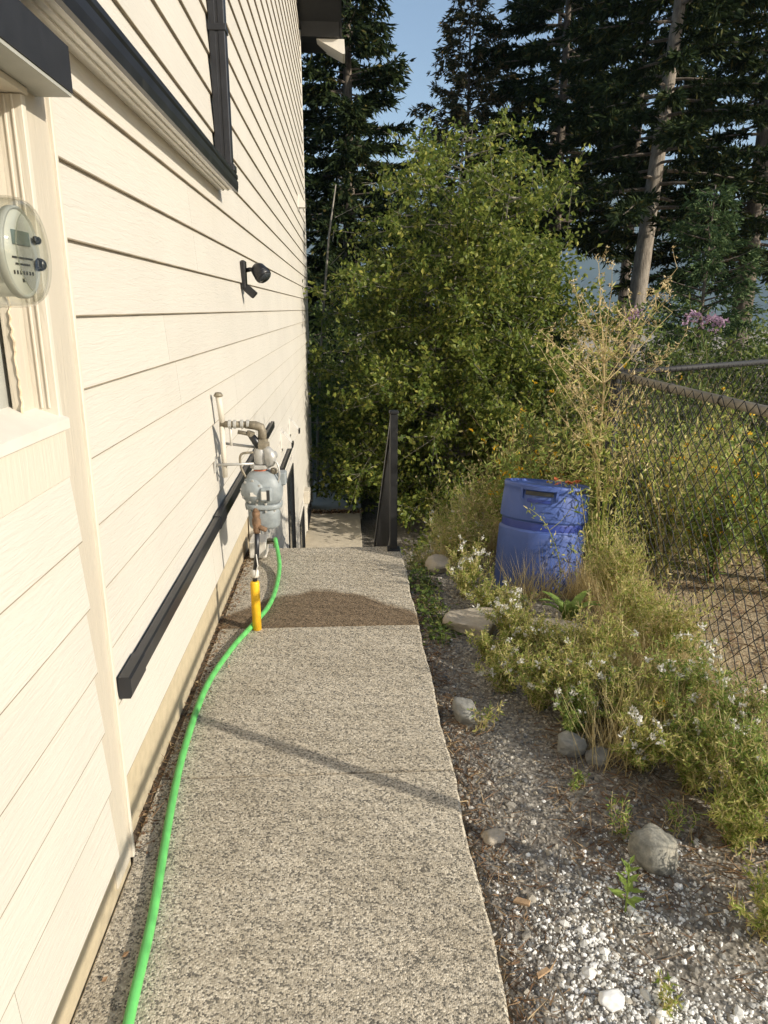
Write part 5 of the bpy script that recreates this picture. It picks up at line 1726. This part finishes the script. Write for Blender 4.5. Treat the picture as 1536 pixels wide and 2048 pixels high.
def broadleaf(name, label, x, y, h, stems, nl, mat, bark, cw, leaf=(0.075, 0.045), zlo=0.05, cat="tree", group=None, shape=1.0):
    """many-limbed tree; leaf clumps sit on twigs along every limb"""
    z0 = float(gz(x, y)) - 0.05
    t = thing(name, label, cat, (x, y, z0), group)
    tk, br = MB(), MB()
    twP, twD, twL = [], [], []
    for q in range(stems):
        az = rng.uniform(0, 6.28)
        hh = h * (1.0 if q == 0 else rng.uniform(0.6, 0.9))
        out = 0.0 if q == 0 else rng.uniform(0.1, 0.5) * cw
        s = np.linspace(0, 1, 12)
        P = np.stack([x + np.cos(az) * out * s + 0.06 * np.sin(s * 7 + q), y + np.sin(az) * out * s + 0.05 * np.cos(s * 6 + q), z0 + hh * s], -1)
        tk.tube(P, 0.005 + 0.0105 * h * np.linspace(1, 0, 12) ** 1.4 * (1 if q == 0 else 0.7), 8)
        nb = int(60 * hh / 6)
        for b in range(nb):
            f = zlo + (0.98 - zlo) * (b + rng.random()) / nb
            o_ = np.array([np.interp(f, s, P[:, k]) for k in range(3)])
            a2 = b * 2.4 + rng.normal(0, 0.5)
            prof = (math.sin(math.pi * min(1, (1 - f) * 0.62 + 0.06)) ** 0.8) * shape
            L = cw * prof * rng.uniform(0.55, 1.15) + 0.22
            el = rng.uniform(0.15, 0.7)
            u_ = np.linspace(0, 1, 6)
            Q = o_ + np.stack([np.cos(a2) * L * u_, np.sin(a2) * L * u_, L * (math.tan(el) * 0.6 * u_ - 0.22 * u_ ** 2)], -1) + rng.normal(0, 0.03, (6, 3)) * u_[:, None]
            br.tube(Q, np.linspace(0.014, 0.003, 6) * (h / 6), 4, False)
            m_ = max(7, int(L * 9))
            tt = rng.uniform(0.15, 1, m_) ** 0.7 * 5
            i0 = np.minimum(tt.astype(int), 4)
            fr = (tt - i0)[:, None]
            twP.append(Q[i0] * (1 - fr) + Q[i0 + 1] * fr)
            twD.append(unit(rng.normal(size=(m_, 3)) + [np.cos(a2) * 0.6, np.sin(a2) * 0.6, 0.35]))
            twL.append(rng.uniform(0.2, 0.6, m_) * (0.5 + 0.12 * h))
    tk.build("trunk", bark, t, True)
    twP, twD, twL = np.concatenate(twP), np.concatenate(twD), np.concatenate(twL)
    for k in range(0, len(twP), 2):
        br.tube([twP[k], twP[k] + twD[k] * twL[k]], [0.004, 0.0015], 3, False)
    br.build("branches", bark, t)
    per = max(1, nl // len(twP))
    u_ = rng.uniform(0.1, 1.05, (len(twP), per, 1))
    P = (twP[:, None] + twD[:, None] * twL[:, None, None] * u_ + rng.normal(0, 0.05, (len(twP), per, 3))).reshape(-1, 3)
    D = unit(rng.normal(size=P.shape) + [0, 0, -0.25])
    nr = unit(rng.normal(size=P.shape) + [0, 0, 0.7])
    MB().cards(P, D, leaf[0] * rng.uniform(0.6, 1.25, len(P)), leaf[1] * rng.uniform(0.7, 1.2, len(P)), nrm=nr).build("crown", mat, t)
    return t


broadleaf("broadleaf_tree", "bushy yellow-green broad-leaved tree standing beyond the end of the path", 1.95, 13.0, 6.7, 5, 95000, 'alder', 'bark_thin', 2.25, (0.095, 0.058), 0.05)
broadleaf("shrub", "dark leafy shrub in the shade behind the house corner", 0.3, 16.8, 4.2, 4, 12000, 'shrub', 'bark_thin', 1.3, (0.10, 0.06), 0.05, "shrub", "shrubs below the firs")
broadleaf("shrub", "leafy shrub at the right foot of the broad-leaved tree", 3.9, 12.0, 2.9, 4, 12000, 'alder', 'bark_thin', 1.15, (0.08, 0.045), 0.03, "shrub", "shrubs below the firs")
broadleaf("shrub", "green shrub below the pale leaning trunk", 6.0, 14.5, 3.6, 5, 16000, 'shrub', 'bark_thin', 1.7, (0.09, 0.05), 0.03, "shrub", "shrubs below the firs")
broadleaf("shrub", "bushy green shrub in front of the young spruce", 6.6, 12.0, 3.2, 5, 18000, 'shrub', 'bark_thin', 1.6, (0.085, 0.045), 0.03, "shrub", "shrubs below the firs")
broadleaf("shrub", "large shrub at the right frame edge above the far fence", 9.0, 13.5, 4.0, 5, 18000, 'shrub', 'bark_thin', 1.9, (0.09, 0.05), 0.03, "shrub", "shrubs below the firs")
broadleaf("shrub", "low shrub behind the weeds at the fence corner", 5.0, 11.2, 2.7, 5, 13000, 'shrub', 'bark_thin', 1.1, (0.06, 0.03), 0.03, "shrub", "shrubs below the firs")
broadleaf("shrub", "low shrub beyond the far fence section at the frame edge", 7.4, 10.8, 2.9, 5, 13000, 'shrub', 'bark_thin', 1.2, (0.06, 0.03), 0.03, "shrub", "shrubs below the firs")
broadleaf("shrub", "shadowy undergrowth bush left under the broad-leaved tree", 0.75, 14.6, 2.2, 4, 9000, 'shrub', 'bark_thin', 0.9, (0.08, 0.05), 0.03, "shrub", "shrubs below the firs")
broadleaf("shrub", "shadowy undergrowth bush right under the broad-leaved tree", 2.9, 15.5, 3.0, 5, 14000, 'shrub', 'bark_thin', 1.7, (0.09, 0.055), 0.03, "shrub", "shrubs below the firs")
broadleaf("shrub", "dark shrub behind the retaining wall at the house corner", -1.2, 17.5, 3.6, 4, 9000, 'shrub', 'bark_thin', 1.3, (0.10, 0.06), 0.03, "shrub", "shrubs below the firs")
conifer("young_fir", "dark young fir standing behind the broad-leaved tree", 2.6, 19.0, 7.0, 2.2, -2.2, 110, 'needles', 'bark', tr=0.1, up=0.15, droop=0.25, dens=1.2, blade=(0.16, 0.04), group="young conifers")
conifer("young_fir", "dark young fir behind the shrubs left of the pale trunk", 5.4, 22.0, 6.4, 2.4, -2.6, 110, 'needles', 'bark', tr=0.1, up=0.15, droop=0.25, dens=1.2, blade=(0.17, 0.045), group="young conifers")

# bare thin sapling by the house corner
t = thing("sapling", "thin pale leaning sapling trunk beside the house corner", "tree", (-0.55, 12.0 + 2, -2))
mb = MB()
mb.tube([(-0.60, 14.0, -2.1), (-0.55, 14.0, -0.4), (-0.42, 14.0, 1.4), (-0.27, 14.0, 2.9), (-0.13, 14.0, 3.75)], [0.03, 0.026, 0.022, 0.018, 0.010], 8)
mb.build("trunk", 'bark_thin', t, True)
for k in range(9):
    zz = 0.0 + k * 0.4
    xx = -0.52 + 0.1 * k * 0.45
    MB().tube([(xx, 14.0, zz), (xx + rng.normal(0, 0.2), 14.0 + rng.normal(0, 0.2), zz + 0.25)], [0.006, 0.002], 4, False).build("twig", 'bark_thin', t)

# ------------------------------------------------------------------ haze
hz = bpy.data.materials.new("haze_air")
hz.use_nodes = True
hn = hz.node_tree
hn.nodes.remove(hn.nodes["Principled BSDF"])
pv = hn.nodes.new("ShaderNodeVolumePrincipled")
pv.inputs["Color"].default_value = (0.55, 0.76, 1.0, 1)
pv.inputs["Density"].default_value = 0.00017
hn.links.new(pv.outputs[0], hn.nodes["Material Output"].inputs["Volume"])
hz_o = MB().box(-3700, 3700, -3300, 4600, -75, 640).build("haze", hz)
tag(hz_o, "thin blue evening haze in the air", kind="stuff")
